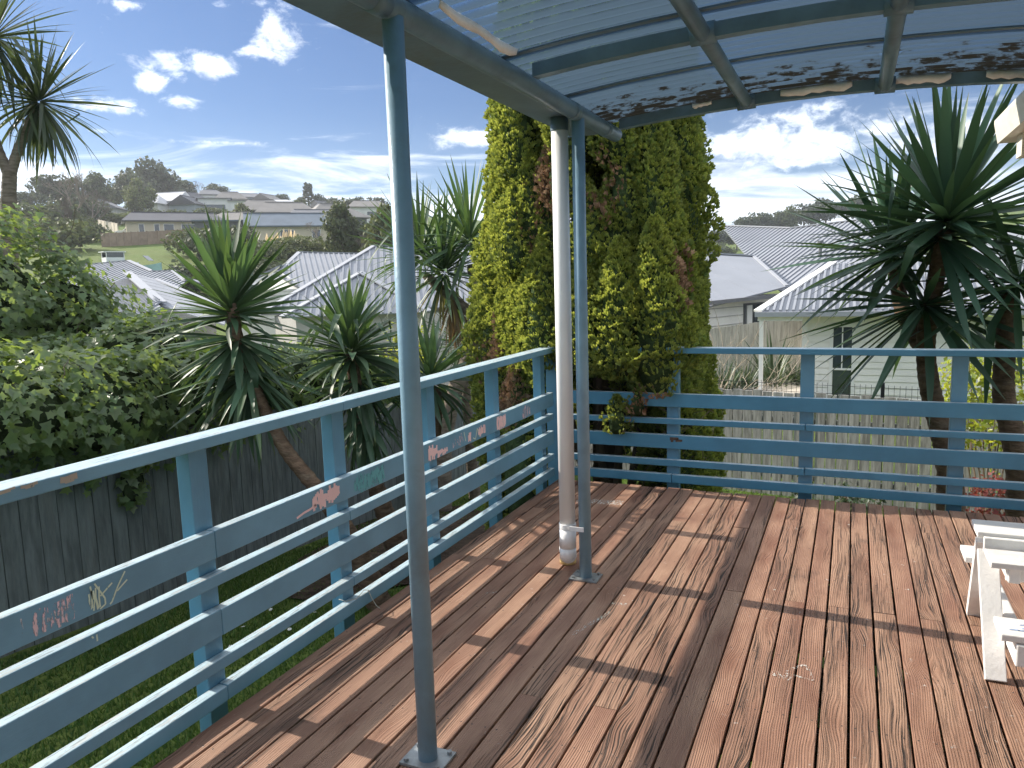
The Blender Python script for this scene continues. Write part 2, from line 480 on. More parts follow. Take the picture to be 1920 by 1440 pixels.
m_paling2 = simple('pale_paling', (0.42, 0.39, 0.35), 0.85, 0.25, 4.0, 0.2, 20.0, 0.004, stretch=(5, 5, 0.4), dirt=(0.24, 0.22, 0.19), dirtamt=0.6)
m_wire = simple('black_wire', (0.016, 0.017, 0.018), 0.5, 0.1)
m_cord = simple('pale_cord', (0.55, 0.52, 0.44), 0.8)
m_soil = simple('bark_mulch', (0.055, 0.040, 0.030), 0.9, 0.5, 14.0, 0.1, 40.0, 0.02)
m_bark = simple('yucca_bark', (0.150, 0.098, 0.066), 0.85, 0.4, 9.0, 0.2, 26.0, 0.012, stretch=(1, 1, 2.6), dirt=(0.26, 0.22, 0.17), dirtamt=0.6)
m_barkg = simple('grey_ringed_bark', (0.20, 0.165, 0.13), 0.85, 0.35, 8.0, 0.2, 24.0, 0.012, stretch=(1, 1, 4.0), dirt=(0.32, 0.29, 0.25), dirtamt=0.6)
m_twig = simple('dry_twig', (0.21, 0.155, 0.11), 0.85, 0.3, 12.0)
m_stem = simple('ivy_stem', (0.10, 0.085, 0.055), 0.85, 0.3, 12.0)
m_farbark = simple('tree_bark', (0.10, 0.08, 0.065), 0.9, 0.3)


def paint_mark(name, col, cover=0.5):
    """broken-up chalk or paint rubbed on a board"""
    m, nt = new_mat(name)
    t = nd(nt, 'ShaderNodeTexCoord').outputs['Object']
    n = noise(nt, vmul(nt, t, (1.0, 70.0, 16.0)), 1.0, 4.0, 0.7)
    a = ramp01(nt, n, cover - 0.04, cover + 0.04)
    p = nd(nt, 'ShaderNodeBsdfPrincipled', {'Base Color': tuple(col) + (1,), 'Roughness': 0.75})
    tr = nd(nt, 'ShaderNodeBsdfTransparent')
    out(nt, nd(nt, 'ShaderNodeMixShader', {0: a, 1: tr.outputs[0], 2: p.outputs[0]}).outputs[0])
    return m


m_pink = paint_mark('pink_paint', (0.95, 0.66, 0.64), 0.28)
m_pinkd = paint_mark('pink_chalk', (0.86, 0.62, 0.64), 0.53)
m_teal = paint_mark('teal_paint', (0.16, 0.46, 0.50), 0.44)
m_lime = paint_mark('pale_green_paint', (0.70, 0.80, 0.62), 0.36)
m_chalkw = paint_mark('white_chalk', (0.62, 0.62, 0.64), 0.52)
m_chip = paint_mark('bare_timber_chip', (0.44, 0.37, 0.30), 0.36)

# translucent dirty roofing
m_sheet, nt = new_mat('dirty_clear_sheet')
t = nd(nt, 'ShaderNodeTexCoord')
uv = nd(nt, 'ShaderNodeUVMap', None, uv_map='UVMap').outputs[0]
su = nd(nt, 'ShaderNodeSeparateXYZ', {0: uv})
ph = ma(nt, 'COSINE', ma(nt, 'MULTIPLY', su.outputs[1], TAU))          # +1 at the ridge of a corrugation
dn = noise(nt, vmul(nt, t.outputs['Object'], (0.9, 1.6, 1.0)), 1.5, 5.0, 0.6)
dn2 = noise(nt, vmul(nt, t.outputs['Object'], (2.0, 13.0, 1.0)), 2.0, 4.0, 0.6)
patch = ma(nt, 'ADD', ma(nt, 'MULTIPLY', ma(nt, 'SUBTRACT', dn, 0.5), 2.2), ma(nt, 'MULTIPLY', ma(nt, 'SUBTRACT', dn2, 0.5), 0.8))
clean = ramp01(nt, ma(nt, 'ADD', ma(nt, 'MULTIPLY', ph, 0.75), patch), -0.25, 1.15, 0.0, 0.72)
mould_n = noise(nt, vmul(nt, t.outputs['Object'], (7.0, 11.0, 1.0)), 1.3, 6.0, 0.7)
edge = nd(nt, 'ShaderNodeSeparateXYZ', {0: t.outputs['Object']}).outputs[1]
mould = ramp01(nt, ma(nt, 'ADD', mould_n, ramp01(nt, edge, 0.45, 1.48, -0.20, 0.155)), 0.54, 0.66)
tcol = mixc(nt, clean, (0.08, 0.135, 0.195), (0.48, 0.70, 0.90))
tcol = mixc(nt, mould, tcol, (0.02, 0.022, 0.02))
tr = nd(nt, 'ShaderNodeBsdfTransparent', {'Color': tcol})
trl = nd(nt, 'ShaderNodeBsdfTranslucent', {'Color': mixc(nt, mould, (0.075, 0.118, 0.165), (0.012, 0.012, 0.010))})
dif = nd(nt, 'ShaderNodeBsdfPrincipled', {'Base Color': mixc(nt, mould, (0.085, 0.125, 0.165), (0.015, 0.015, 0.012)), 'Roughness': 0.3})
dirt = nd(nt, 'ShaderNodeMixShader', {0: 0.35, 1: trl.outputs[0], 2: dif.outputs[0]})
fac = ma(nt, 'SUBTRACT', ramp01(nt, clean, 0.0, 0.9, 0.24, 0.68), ma(nt, 'MULTIPLY', mould, 0.6), clamp=True)
out(nt, nd(nt, 'ShaderNodeMixShader', {0: fac, 1: dirt.outputs[0], 2: tr.outputs[0]}).outputs[0])

# leaves
m_yucca = leafmat('yucca_leaf', (0.050, 0.100, 0.058), (0.092, 0.150, 0.075), 0.50, 0.20, (0.16, 0.26, 0.05), brown=None, tipcol=(0.10, 0.11, 0.05), spec=0.5)
m_yucca_dk = leafmat('yucca_leaf_right', (0.038, 0.088, 0.058), (0.066, 0.124, 0.066), 0.48, 0.16, (0.12, 0.20, 0.05), tipcol=(0.05, 0.07, 0.035), spec=0.45)
m_yucca_y = leafmat('yellowing_leaf', (0.17, 0.16, 0.055), (0.24, 0.19, 0.06), 0.45, 0.2, (0.3, 0.25, 0.07), tipcol=(0.22, 0.14, 0.06))
m_cabbage = leafmat('cabbage_leaf', (0.036, 0.060, 0.034), (0.065, 0.090, 0.045), 0.45, 0.2, (0.14, 0.18, 0.06), tipcol=(0.12, 0.10, 0.06))
m_dead = leafmat('dead_leaf', (0.20, 0.135, 0.080), (0.30, 0.22, 0.14), 0.75, 0.15, (0.3, 0.2, 0.1), spec=0.2)
m_ivy = leafmat('ivy_leaf', (0.060, 0.115, 0.050), (0.140, 0.195, 0.060), 0.42, 0.38, (0.38, 0.48, 0.07), tipcol=(0.13, 0.18, 0.075), spec=0.55)
m_cyp = leafmat('conifer_spray', (0.055, 0.112, 0.040), (0.135, 0.180, 0.048), 0.55, 0.36, (0.46, 0.48, 0.07), tipcol=(0.380, 0.410, 0.100), spec=0.25)
m_cypdead = leafmat('dead_conifer_spray', (0.27, 0.165, 0.105), (0.36, 0.24, 0.155), 0.8, 0.1, spec=0.1)
m_core = simple('conifer_shade_core', (0.045, 0.070, 0.030), 0.95, 0.4, 9.0, 0.05, 30.0, 0.02)
m_ivycore = simple('hedge_shade_core', (0.032, 0.046, 0.022), 0.95, 0.4, 7.0, 0.05, 26.0, 0.02)
m_maple = leafmat('red_maple_leaf', (0.15, 0.035, 0.035), (0.28, 0.08, 0.07), 0.5, 0.3, (0.5, 0.12, 0.09))
m_lemon = leafmat('yellow_green_leaf', (0.14, 0.20, 0.03), (0.36, 0.36, 0.04), 0.42, 0.4, (0.6, 0.6, 0.06))
m_flax = leafmat('strap_leaf', (0.040, 0.068, 0.036), (0.08, 0.11, 0.05), 0.45, 0.2)
m_grass = leafmat('grass_blade', (0.042, 0.095, 0.026), (0.095, 0.160, 0.040), 0.6, 0.3, (0.20, 0.30, 0.05), spec=0.25, var=0.3)
m_daisy = simple('daisy_petal', (0.82, 0.82, 0.78), 0.6)
m_dyel = simple('daisy_centre', (0.70, 0.50, 0.05), 0.6)
FOL = [leafmat('far_foliage_dark', (0.055, 0.072, 0.042), (0.095, 0.112, 0.058), 0.6, 0.2, spec=0.2),
       leafmat('far_foliage_mid', (0.065, 0.088, 0.042), (0.11, 0.125, 0.055), 0.6, 0.25, spec=0.2),
       leafmat('far_foliage_light', (0.085, 0.110, 0.040), (0.150, 0.165, 0.055), 0.6, 0.2, spec=0.2)]
m_bare = leafmat('bare_twigs', (0.16, 0.13, 0.105), (0.23, 0.195, 0.165), 0.8, 0.0, spec=0.1)
m_pampas = leafmat('pampas_plume', (0.62, 0.52, 0.38), (0.72, 0.62, 0.47), 0.8, 0.3)

# buildings
def weatherboard(name, col, pitch=0.17):
    m, nt = new_mat(name)
    t = nd(nt, 'ShaderNodeTexCoord').outputs['Object']
    n1 = noise(nt, t, 1.2, 4.0, 0.6)
    k = ramp01(nt, n1, 0.3, 0.7, 0.94, 1.05)
    c = mixc(nt, 1.0, col, nd(nt, 'ShaderNodeCombineXYZ', {0: k, 1: k, 2: k}).outputs[0], 'MULTIPLY')
    out(nt, nd(nt, 'ShaderNodeBsdfPrincipled', {'Base Color': c, 'Roughness': 0.55}).outputs[0])
    return m


m_wb = weatherboard('white_weatherboard', (0.82, 0.79, 0.73))
m_trim = simple('white_trim', (0.80, 0.78, 0.74), 0.5, 0.03)
m_greywall = simple('grey_board_wall', (0.44, 0.42, 0.40), 0.7, 0.06, 2.0)
m_rooflt = simple('light_grey_roof', (0.262, 0.275, 0.305), 0.60, 0.06, 0.8, 0.5, 8.0, 0.001)
m_rooflt2 = simple('light_grey_ridge', (0.34, 0.35, 0.38), 0.6, 0.04, 0.8, 0.5, 8.0, 0.001)
m_roofdk = simple('charcoal_roof', (0.085, 0.085, 0.095), 0.6, 0.1, 0.5)
m_roofmid = simple('mid_grey_roof', (0.17, 0.17, 0.18), 0.6, 0.1, 0.5)
m_roofbl = simple('slate_blue_roof', (0.12, 0.15, 0.185), 0.55, 0.1, 0.5)
m_roofwh = simple('pale_ribbed_roof', (0.50, 0.50, 0.51), 0.5, 0.05, 0.5)
m_roofbr = simple('brown_grey_roof', (0.20, 0.185, 0.17), 0.6, 0.1, 0.5)
m_cream = simple('cream_wall', (0.58, 0.50, 0.38), 0.7, 0.05, 0.5)
m_whitew = simple('white_wall', (0.66, 0.65, 0.62), 0.7, 0.05, 0.5)
m_brick = simple('red_brick_wall', (0.33, 0.15, 0.10), 0.8, 0.15, 1.5)
m_darkw = simple('dark_grey_wall', (0.12, 0.125, 0.13), 0.7, 0.08, 0.5)
m_bluew = simple('grey_blue_wall', (0.28, 0.31, 0.34), 0.7, 0.05, 0.5)
m_glass, nt = new_mat('window_glass')
out(nt, nd(nt, 'ShaderNodeBsdfPrincipled', {'Base Color': (0.035, 0.05, 0.06, 1), 'Roughness': 0.06, 'Specular IOR Level': 0.9}).outputs[0])
m_black = simple('black_rubber', (0.018, 0.018, 0.019), 0.6)
m_car, nt = new_mat('white_car_paint')
out(nt, nd(nt, 'ShaderNodeBsdfPrincipled', {'Base Color': (0.78, 0.79, 0.80, 1), 'Roughness': 0.25, 'Coat Weight': 0.6, 'Coat Roughness': 0.08}).outputs[0])
m_boat = simple('white_hull', (0.74, 0.75, 0.74), 0.3, 0.03, 1.0)
m_teal = m_teal
m_tealhull = simple('pale_teal_cover', (0.36, 0.56, 0.52), 0.6, 0.1, 2.0)
m_tan = simple('timber_fence_tan', (0.30, 0.22, 0.16), 0.85, 0.2, 1.0)
m_tanl = simple('pale_timber_fence', (0.56, 0.49, 0.40), 0.85, 0.2, 1.0)
m_patio = simple('patio_boards', (0.40, 0.37, 0.33), 0.8, 0.15, 3.0, 0.3, 20.0, 0.003, stretch=(0.4, 4, 1))

# ground
m_ground, nt = new_mat('ground')
g = nd(nt, 'ShaderNodeNewGeometry').outputs['Position']
n1 = noise(nt, g, 0.05, 6.0, 0.6)
n2 = noise(nt, g, 1.1, 6.0, 0.65)
n3 = noise(nt, g, 22.0, 4.0, 0.7)
c = mixc(nt, ramp01(nt, n1, 0.38, 0.62), (0.105, 0.155, 0.030), (0.135, 0.165, 0.045))
c = mixc(nt, ma(nt, 'MULTIPLY', ramp01(nt, n2, 0.45, 0.7), 0.5), c, (0.065, 0.115, 0.022))
c = mixc(nt, ma(nt, 'MULTIPLY', ramp01(nt, n3, 0.4, 0.65), 0.55), c, (0.030, 0.060, 0.014))
out(nt, nd(nt, 'ShaderNodeBsdfPrincipled', {'Base Color': c, 'Roughness': 0.85, 'Specular IOR Level': 0.15, 'Normal': bump(nt, n3, 0.03)}).outputs[0])

# ------------------------------------------------------------------ terrain
DL = [0, 14, 22, 30, 55, 80, 115, 150, 200, 260, 330, 430, 550, 900, 4000]
ZL = [-1.8, -1.9, -2.3, -2.6, -3.0, -1.0, 5.0, 9.5, 16.0, 25.0, 34.0, 46.5, 44, 10, -5]
DR = [0, 14, 22, 30, 60, 120, 200, 300, 450, 600, 1000, 4000]
ZR = [-1.8, -1.9, -2.1, -2.3, -2.8, -2.2, 0.0, 8.0, 22.0, 21.0, 10, -5]
AZK = [-70, -56, -51, -48, -45, -42, -39, -36, -33, -9, 3, 9, 15, 40]
FCK = [.80, .83, .87, .91, .97, 1.0, .93, .84, .77, 1, 1.05, 1.25, 1.3, 1.2]


def sstep(a, b, x):
    q = min(1.0, max(0.0, (x - a) / (b - a)))
    return q * q * (3 - 2 * q)


def terrain(x, y):
    d = math.hypot(x, y)
    az = math.degrees(math.atan2(x, y))
    zn = -0.75 - 0.085 * min(14, max(-8, y))
    f = 1 + (np.interp(az, AZK, FCK) - 1) * sstep(110, 400, d)
    zl = float(np.interp(d, DL, ZL))
    zr = float(np.interp(d, DR, ZR))
    w_ = sstep(-31, -14, az)
    zf = (zl * (1 - w_) + zr * w_) * (f if d > 60 else 1)
    q = sstep(13, 24, d)
    return zn * (1 - q) + zf * q


def pol(az, d):
    """azimuth (degrees clockwise from the deck boards' direction) and distance in metres -> point on the ground"""
    a = math.radians(az)
    x, y = d * math.sin(a), d * math.cos(a)
    return (x, y, terrain(x, y))


rad_l = [0, 1.5, 3, 4.5, 6, 7.5, 9, 10.5, 12, 13.5, 15, 17, 19, 21, 24, 28, 34, 42, 50, 60, 70, 80, 92, 104, 116, 130, 145, 160, 180, 200, 220, 240, 260, 280, 300, 330, 360, 390, 410, 430, 450, 480, 520, 570, 650, 760, 900, 1300, 2200, 4000]
NA = 180
vs, fs = [], []
for i, r in enumerate(rad_l):
    for k in range(NA):
        a = TAU * k / NA
        x, y = r * math.sin(a), r * math.cos(a)
        vs.append((x, y, terrain(x, y)))
for i in range(len(rad_l) - 1):
    for k in range(NA):
        a = i * NA + k
        b = i * NA + (k + 1) % NA
        fs.append((a, a + NA, b + NA, b))
mb = MB()
mb.add(vs, fs)
tag(mb.build('ground', m_ground, smooth=True), kind='structure')


def zg(x, y):
    return terrain(x, y)

# ================================================================== DECK
deck = thing('deck', None, None, (0, 0, 0), kind='structure')
PITCH, BW, TH = 0.0958, 0.0878, 0.032
DX0, NB = -2.075, 43
JO = [3.72, 3.80, 2.52, 3.72, 4.75, 1.30]
rb = random.Random(3)
for i in range(NB):
    x0 = DX0 + i * PITCH
    cuts = [-0.6]
    j = JO[rb.randrange(len(JO))] if i % 2 else rb.choice([3.75, 3.75, 2.5, 5.0, 0.9])
    if j < 5.3:
        cuts.append(j)
    if j > 3 and rb.random() < 0.5:
        cuts.insert(1, rb.choice([1.3, 0.9]))
    cuts.append(5.515 + rb.uniform(-0.012, 0.008))
    for a, b in zip(cuts[:-1], cuts[1:]):
        z = rb.uniform(-0.0018, 0.0012)
        sk = rb.uniform(-0.0012, 0.0012)
        w = BW + rb.uniform(-0.0015, 0.001)
        cx, cy = x0 + w / 2, (a + b) / 2
        hl = (b - a) / 2 - 0.0015
        hw = w / 2
        m = MB()
        ch = 0.0022
        # chamfered top edges, a hair of cup
        prof = [(-hw, -TH), (-hw, -ch), (-hw + ch, 0.0), (0.0, -0.0006), (hw - ch, 0.0), (hw, -ch), (hw, -TH)]
        vv = [(px + (sk if yy > 0 else -sk), yy, pz) for yy in (-hl, hl) for px, pz in prof]
        n = len(prof)
        ff = [(q, q + n, (q + 1) % n + n, (q + 1) % n) for q in range(n)]
        ff += [tuple(range(n)), tuple(reversed(range(n, 2 * n)))]
        m.add(vv, ff)
        o = link('deck_board', m.mesh('deck_board'), m_deck, deck)
        o.location = (cx, cy, z)
m_joist = simple('dark_joist', (0.045, 0.034, 0.026), 0.9, 0.3)
for y in (0.0, 0.45, 0.9, 1.35, 1.8, 2.25, 2.7, 3.15, 3.6, 3.75, 4.05, 4.5, 4.95, 5.35):
    MB().box(-2.05, 2.02, y - 0.022, y + 0.022, -0.19, -0.036).build('joist', m_joist, deck)
for y in (1.0, 3.2, 5.2):
    for x in (-1.95, 0.0, 1.9):
        MB().box(x - 0.05, x + 0.05, y - 0.1, y - 0.01, zg(x, y) - 0.2, -0.19).build('pile', m_joist, deck)
# chalk and scuffs on the boards
def floor_mark(pts, w, mat, name='chalk_mark'):
    m = MB()
    for p, q in zip(pts[:-1], pts[1:]):
        p, q = Vector((p[0], p[1], 0)), Vector((q[0], q[1], 0))
        d = (q - p).normalized()
        r = Vector((-d.y, d.x, 0)) * (w / 2)
        m.add([p - r, q - r, q + r, p + r], [(0, 1, 2, 3)])
    m.v = [(x, y, 0.0035) for x, y, z in m.v]
    m.build(name, mat, deck)


m_scuff, nt = new_mat('chalk_on_boards')
t = nd(nt, 'ShaderNodeTexCoord').outputs['Object']
n = noise(nt, vmul(nt, t, (90.0, 40.0, 1.0)), 1.0, 5.0, 0.75)
out(nt, nd(nt, 'ShaderNodeMixShader', {0: ramp01(nt, n, 0.50, 0.60, 0, 0.8), 1: nd(nt, 'ShaderNodeBsdfTransparent').outputs[0],
                                       2: nd(nt, 'ShaderNodeBsdfDiffuse', {'Color': (0.72, 0.74, 0.70, 1)}).outputs[0]}).outputs[0])
floor_mark([(-0.20, 3.02), (-0.13, 3.10), (-0.10, 2.98), (-0.21, 3.0)], 0.012, m_scuff)
floor_mark([(-0.25, 2.99), (-0.18, 2.96)], 0.04, m_scuff)
floor_mark([(-1.02, 3.40), (-0.95, 3.41)], 0.022, m_scuff)
floor_mark([(-1.09, 3.02), (-1.00, 3.30)], 0.02, m_scuff)
floor_mark([(-1.74, 4.98), (-1.42, 5.02)], 0.10, m_scuff)
floor_mark([(-1.65, 3.30), (-1.60, 3.33)], 0.02, m_scuff)

# ================================================================== RAILINGS
XF = -2.12
rl = thing('deck_railing', 'blue timber railing with pink and teal paint marks along the left deck edge', 'railing', (XF, 2.5, 0))
PY = [0.33, 1.18, 2.035, 2.87, 3.73, 4.60, 5.45]
for y in PY:
    MB().box(XF - 0.108, XF - 0.045, y - 0.043, y + 0.043, -0.45, 0.987).build('post', m_blue_z, rl, bevel=0.003)
RZ = [(0.572, 0.677), (0.467, 0.512), (0.272, 0.377), (0.146, 0.191), (0.016, 0.074)]
rb = random.Random(5)
for (z0, z1) in RZ:
    segs = [(-0.4, 2.04), (2.042, 5.552)] if z1 - z0 > 0.08 or z0 < 0.1 else [(-0.4, 2.862), (2.865, 5.552)]
    for a, b in segs:
        m = MB().box(XF - 0.0445, XF, a, b, z0 + rb.uniform(-.002, .002), z1 + rb.uniform(-.002, .002))
        r = m.build('rail', m_blue_y, rl, bevel=0.004)
        if abs(z0 - 0.572) < 1e-6:
            midrails = globals().setdefault('midrails', [])
            midrails.append((a, b, r))
for a, b in ((-0.4, 2.86), (2.862, 5.70)):
    cap = MB().box(XF - 0.105, XF, a, b, 0.988, 1.030).build('top_rail', m_blue_y, rl, bevel=0.004)
    caps = globals().setdefault('caps', [])
    caps.append((a, b, cap))


def scribble(parent, name, mat, strokes, w=0.006, x=XF + 0.0015):
    """strokes on the inner face of the railing: list of polylines (y, z)"""
    m = MB()
    k = 0
    for st in strokes:
        for (y0, z0), (y1, z1) in zip(st[:-1], st[1:]):
            d = Vector((0, y1 - y0, z1 - z0))
            if d.length < 1e-6:
                continue
            d.normalize()
            r = Vector((0, -d.z, d.y)) * (w / 2)
            e = x + 0.00015 * (k % 9)
            k += 1
            p, q = Vector((e, y0, z0)), Vector((e, y1, z1))
            m.add([p - r, q - r, q + r, p + r], [(0, 1, 2, 3)])
    o = m.build(name, mat, parent)
    o['kind'] = 'stuff'
    return o


def rail_at(y):
    return [r for a, b, r in midrails if a <= y <= b][0]


def hatch(y0, y1, z0, z1, n, jit, seed):
    r_ = random.Random(seed)
    st = []
    for i in range(n):
        y = y0 + (y1 - y0) * (i + .5) / n
        a = z0 + r_.uniform(0, jit)
        b = z1 - r_.uniform(0, jit)
        st.append([(y + r_.uniform(-.004, .004), a), (y + r_.uniform(-.006, .006), (a + b) / 2), (y + r_.uniform(-.004, .004), b)])
    return st


Z0, Z1 = 0.575, 0.674
scribble(rail_at(2.7), 'paint_mark', m_pink, hatch(2.60, 2.79, Z0 + .008, Z1, 18, 0.035, 1), 0.015)
scribble(rail_at(2.6), 'paint_mark', m_pink, [[(2.49, .590), (2.54, .600), (2.58, .603), (2.62, .612)]], 0.010)
scribble(rail_at(3.0), 'paint_mark', m_teal, hatch(2.91, 3.16, Z0, Z1 - .004, 22, 0.02, 2), 0.014)
scribble(rail_at(3.7), 'paint_mark', m_pink, hatch(3.60, 3.70, Z0, Z1 - .01, 9, 0.03, 3) + hatch(3.70, 3.82, Z0, Z1 - .055, 9, 0.02, 31), 0.015)
scribble(rail_at(4.0), 'paint_mark', m_pinkd, hatch(3.88, 4.02, Z0 + .01, Z1 - .01, 8, 0.03, 4), 0.011)
scribble(rail_at(4.0), 'paint_mark', m_lime, [[(4.03, .66), (4.05, .60)], [(4.15, .60), (4.18, .585), (4.21, .65), (4.24, .59)]], 0.007)
scribble(rail_at(4.2), 'paint_mark', m_pink, hatch(4.08, 4.12, Z0, Z1 - .03, 4, 0.02, 5) + hatch(4.22, 4.32, Z0 + .005, Z1 - .01, 8, 0.03, 6), 0.013)
scribble(rail_at(4.5), 'paint_mark', m_pink, hatch(4.50, 4.64, Z0, Z1 - .005, 11, 0.02, 7), 0.015)
scribble(rail_at(4.8), 'paint_mark', m_pinkd, hatch(4.93, 5.08, Z0, Z1 - .005, 11, 0.02, 8), 0.016)
scribble(rail_at(1.4), 'chalk_mark', m_pinkd, hatch(1.34, 1.47, Z0 + .005, Z1 - .008, 16, 0.012, 9), 0.009)
scribble(rail_at(1.4), 'chalk_mark', m_chalkw, hatch(1.36, 1.475, Z0 + .02, Z1 - .03, 11, 0.02, 10), 0.007)
scribble(rail_at(1.3), 'chalk_mark', m_chalkw, [[(1.308, .60), (1.314, .625), (1.312, .655)]], 0.004)
scribble(rail_at(1.6), 'chalk_mark', m_lime, hatch(1.520, 1.560, Z0 + .008, Z1 - .02, 6, 0.02, 11) + [[(1.53, .665), (1.535, .62)], [(1.545, .668), (1.575, .61), (1.575, .59), (1.555, .582)], [(1.56, .622), (1.605, .648)],
                                                  [(1.59, .583), (1.60, .59), (1.625, .63), (1.655, .668)], [(1.62, .615), (1.66, .638)]], 0.0055)
lowrail = [o for o in rl.children if o.name.startswith('rail')][2]
scribble(lowrail, 'chalk_mark', m_lime, [[(1.535, .507), (1.535, .485)], [(1.518, .508), (1.523, .500)]], 0.005)
# bare flakes on the cap
for (y, z, w_, h_) in ((1.50, 1.012, .055, .030), (1.38, 1.022, .05, .014), (1.31, 1.024, .06, .010)):
    c_ = [c for a, b, c in caps if a <= y <= b][0]
    scribble(c_, 'bare_patch', m_chip, [[(y - w_ / 2, z + .002), (y - w_ * .2, z), (y + w_ * .1, z + .001)], [(y - w_ * .25, z - .003), (y + w_ * .28, z - .001)], [(y, z + .002), (y + w_ / 2, z + .004)]], h_ * .62)
# cord tied to the bottom rail
cd = [(XF - .06, 2.815, .09), (XF - .03, 2.83, .078), (XF + .002, 2.87, .080), (XF + .004, 2.93, .10), (XF + .005, 2.965, .085), (XF + .010, 2.98, .04), (XF + .04, 2.975, .006), (XF + .07, 2.96, .004)]
tag(MB().tube(cd, 0.0018, 5).build('cord', m_cord, smooth=True), 'thin pale cord looped round the bottom rail by a left railing post', 'cord')

YF = 5.60
rf = thing('deck_railing', 'dark blue timber railing in shade, running across the far end of the deck', 'railing', (0, YF, 0))
for x in (-2.17, -1.205, -0.272, 0.648, 1.56):
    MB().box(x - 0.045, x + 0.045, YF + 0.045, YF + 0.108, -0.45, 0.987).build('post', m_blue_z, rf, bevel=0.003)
FZ = [(0.590, 0.692), (0.459, 0.504), (0.277, 0.377), (0.142, 0.191), (0.014, 0.077)]
for k, (z0, z1) in enumerate(FZ):
    js = [-2.075, -1.205, 2.1] if k == 4 else [-2.075, -0.275, 2.1] if k in (1, 3) else [-2.075, 2.1]
    for a, b in zip(js[:-1], js[1:]):
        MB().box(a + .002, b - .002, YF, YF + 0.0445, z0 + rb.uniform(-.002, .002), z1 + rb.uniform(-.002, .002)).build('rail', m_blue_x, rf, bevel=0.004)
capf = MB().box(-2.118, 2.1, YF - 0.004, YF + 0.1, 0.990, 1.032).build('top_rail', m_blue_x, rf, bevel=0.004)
# peeled bare patch on the second board
m = MB()
for (xa, za, ww, hh) in ((-1.185, .352, .065, .024), (-1.15, .340, .05, .02), (-1.20, .335, .02, .02)):
    m.add([(xa - ww / 2, YF - .0015, za - hh / 2), (xa + ww / 2, YF - .0015, za - hh * .3), (xa + ww / 2, YF - .0015, za + hh / 2), (xa - ww / 2, YF - .0015, za + hh / 2)], [(0, 1, 2, 3)])
m_bareb = simple('exposed_brown_timber', (0.11, 0.075, 0.055), 0.9, 0.4, 30.0)
m.build('bare_patch', m_bareb, [o for o in rf.children if o.name.startswith('rail')][3])

# ================================================================== VERANDA ROOF
vr = thing('veranda_roof', 'blue steel veranda roof of dirty corrugated clear sheets on two round posts', 'veranda roof', (-1.238, 2.8, 0))
def zarch(x):
    return float(np.interp(x, [-1.6, -1.24, -.98, -.69, -.40, -.1, .2, .5, .8, 1.1, 1.5, 2.2],
                           [2.325, 2.378, 2.404, 2.422, 2.434, 2.437, 2.43, 2.413, 2.386, 2.35, 2.29, 2.16]))


for y, tp in ((2.013, 2.32), (3.66, 2.32)):
    pr = 0.0315
    po = MB().tube([(-1.238, y, 0.010), (-1.238, y, tp)], pr, 24).build('post', m_steel, vr, smooth=True)
    m = MB().box(-1.238 - .075, -1.238 + .075, y - .058, y + .058, 0.003, 0.011)
    for sx_, sy_ in ((-1, -1), (1, -1), (-1, 1), (1, 1)):
        m.tube([(-1.238 + sx_ * .058, y + sy_ * .042, .011), (-1.238 + sx_ * .058, y + sy_ * .042, .021)], .009, 6)
    bp = m.build('base_plate', m_galv, po)
    bp['label'] = 'galvanised base plate with rusty bolts'
# edge pipe, gutter and fascia along the outer side
MB().tube([(-1.238, y, 2.345) for y in (-1.2, 0.5, 2.0, 3.0, 4.31)], 0.038, 20).build('edge_pipe', m_steel_roof, vr, smooth=True)
for y in (0.6, 1.93, 3.60, 4.12):
    MB().tube([(-1.238, y - .035, 2.345), (-1.238, y + .035, 2.345)], 0.0405, 20).build('pipe_sleeve', m_steel_roof, vr, smooth=True)
gp = [(-1.285, 2.425), (-1.285, 2.348), (-1.305, 2.338), (-1.455, 2.338), (-1.478, 2.355), (-1.484, 2.44), (-1.470, 2.44), (-1.465, 2.362), (-1.450, 2.350), (-1.310, 2.350), (-1.299, 2.358), (-1.299, 2.425)]
m = MB()
for y in (-1.2, 4.20):
    m.v += [(px, y, pz) for px, pz in gp]
n = len(gp)
m.f += [(i, (i + 1) % n, (i + 1) % n + n, i + n) for i in range(n)]
m.f += [tuple(reversed(range(n))), tuple(range(n, 2 * n))]
m.build('gutter', m_gutter, vr)
MB().box(-1.484, -1.285, 4.201, 4.205, 2.338, 2.43).build('gutter_end', m_gutter, vr)
# arched rafters
for y, r_, mm in ((4.276, 0.030, m_steel_roof), (3.014, 0.030, m_steel_roof), (1.75, 0.030, m_steel_roof), (0.49, 0.030, m_steel_roof)):
    xs = [-1.20 + 0.12 * k for k in range(27)]
    m = MB()
    top = []
    for x in xs:
        z = zarch(x) + .012
        m.v += [(x, y - .025, z - .030), (x, y + .025, z - .030), (x, y + .025, z + .022), (x, y - .025, z + .022)]
    for i in range(len(xs) - 1):
        for k in range(4):
            a, b = i * 4 + k, i * 4 + (k + 1) % 4
            m.f.append((a, b, b + 4, a + 4))
    m.f += [(3, 2, 1, 0), tuple(len(xs) * 4 - 4 + q for q in range(4))]
    m.build('arched_rafter', mm, vr)
for x in (-0.53, 0.115, 0.76, 1.40):
    z = zarch(x) + .004
    for a, b in ((-1.2, 0.465), (0.515, 1.725), (1.775, 2.989), (3.039, 4.251)):
        MB().tube([(x, a, z), (x, b, z)], 0.031, 16).build('purlin', m_steel_roof, vr, smooth=True)
    for y in (4.276, 3.014, 1.75):
        MB().tube([(x - .045, y, zarch(x - .045) + .007), (x + .045, y, zarch(x + .045) + .007)], 0.0405, 12).build('joint_collar', m_steel_roof, vr, smooth=True)
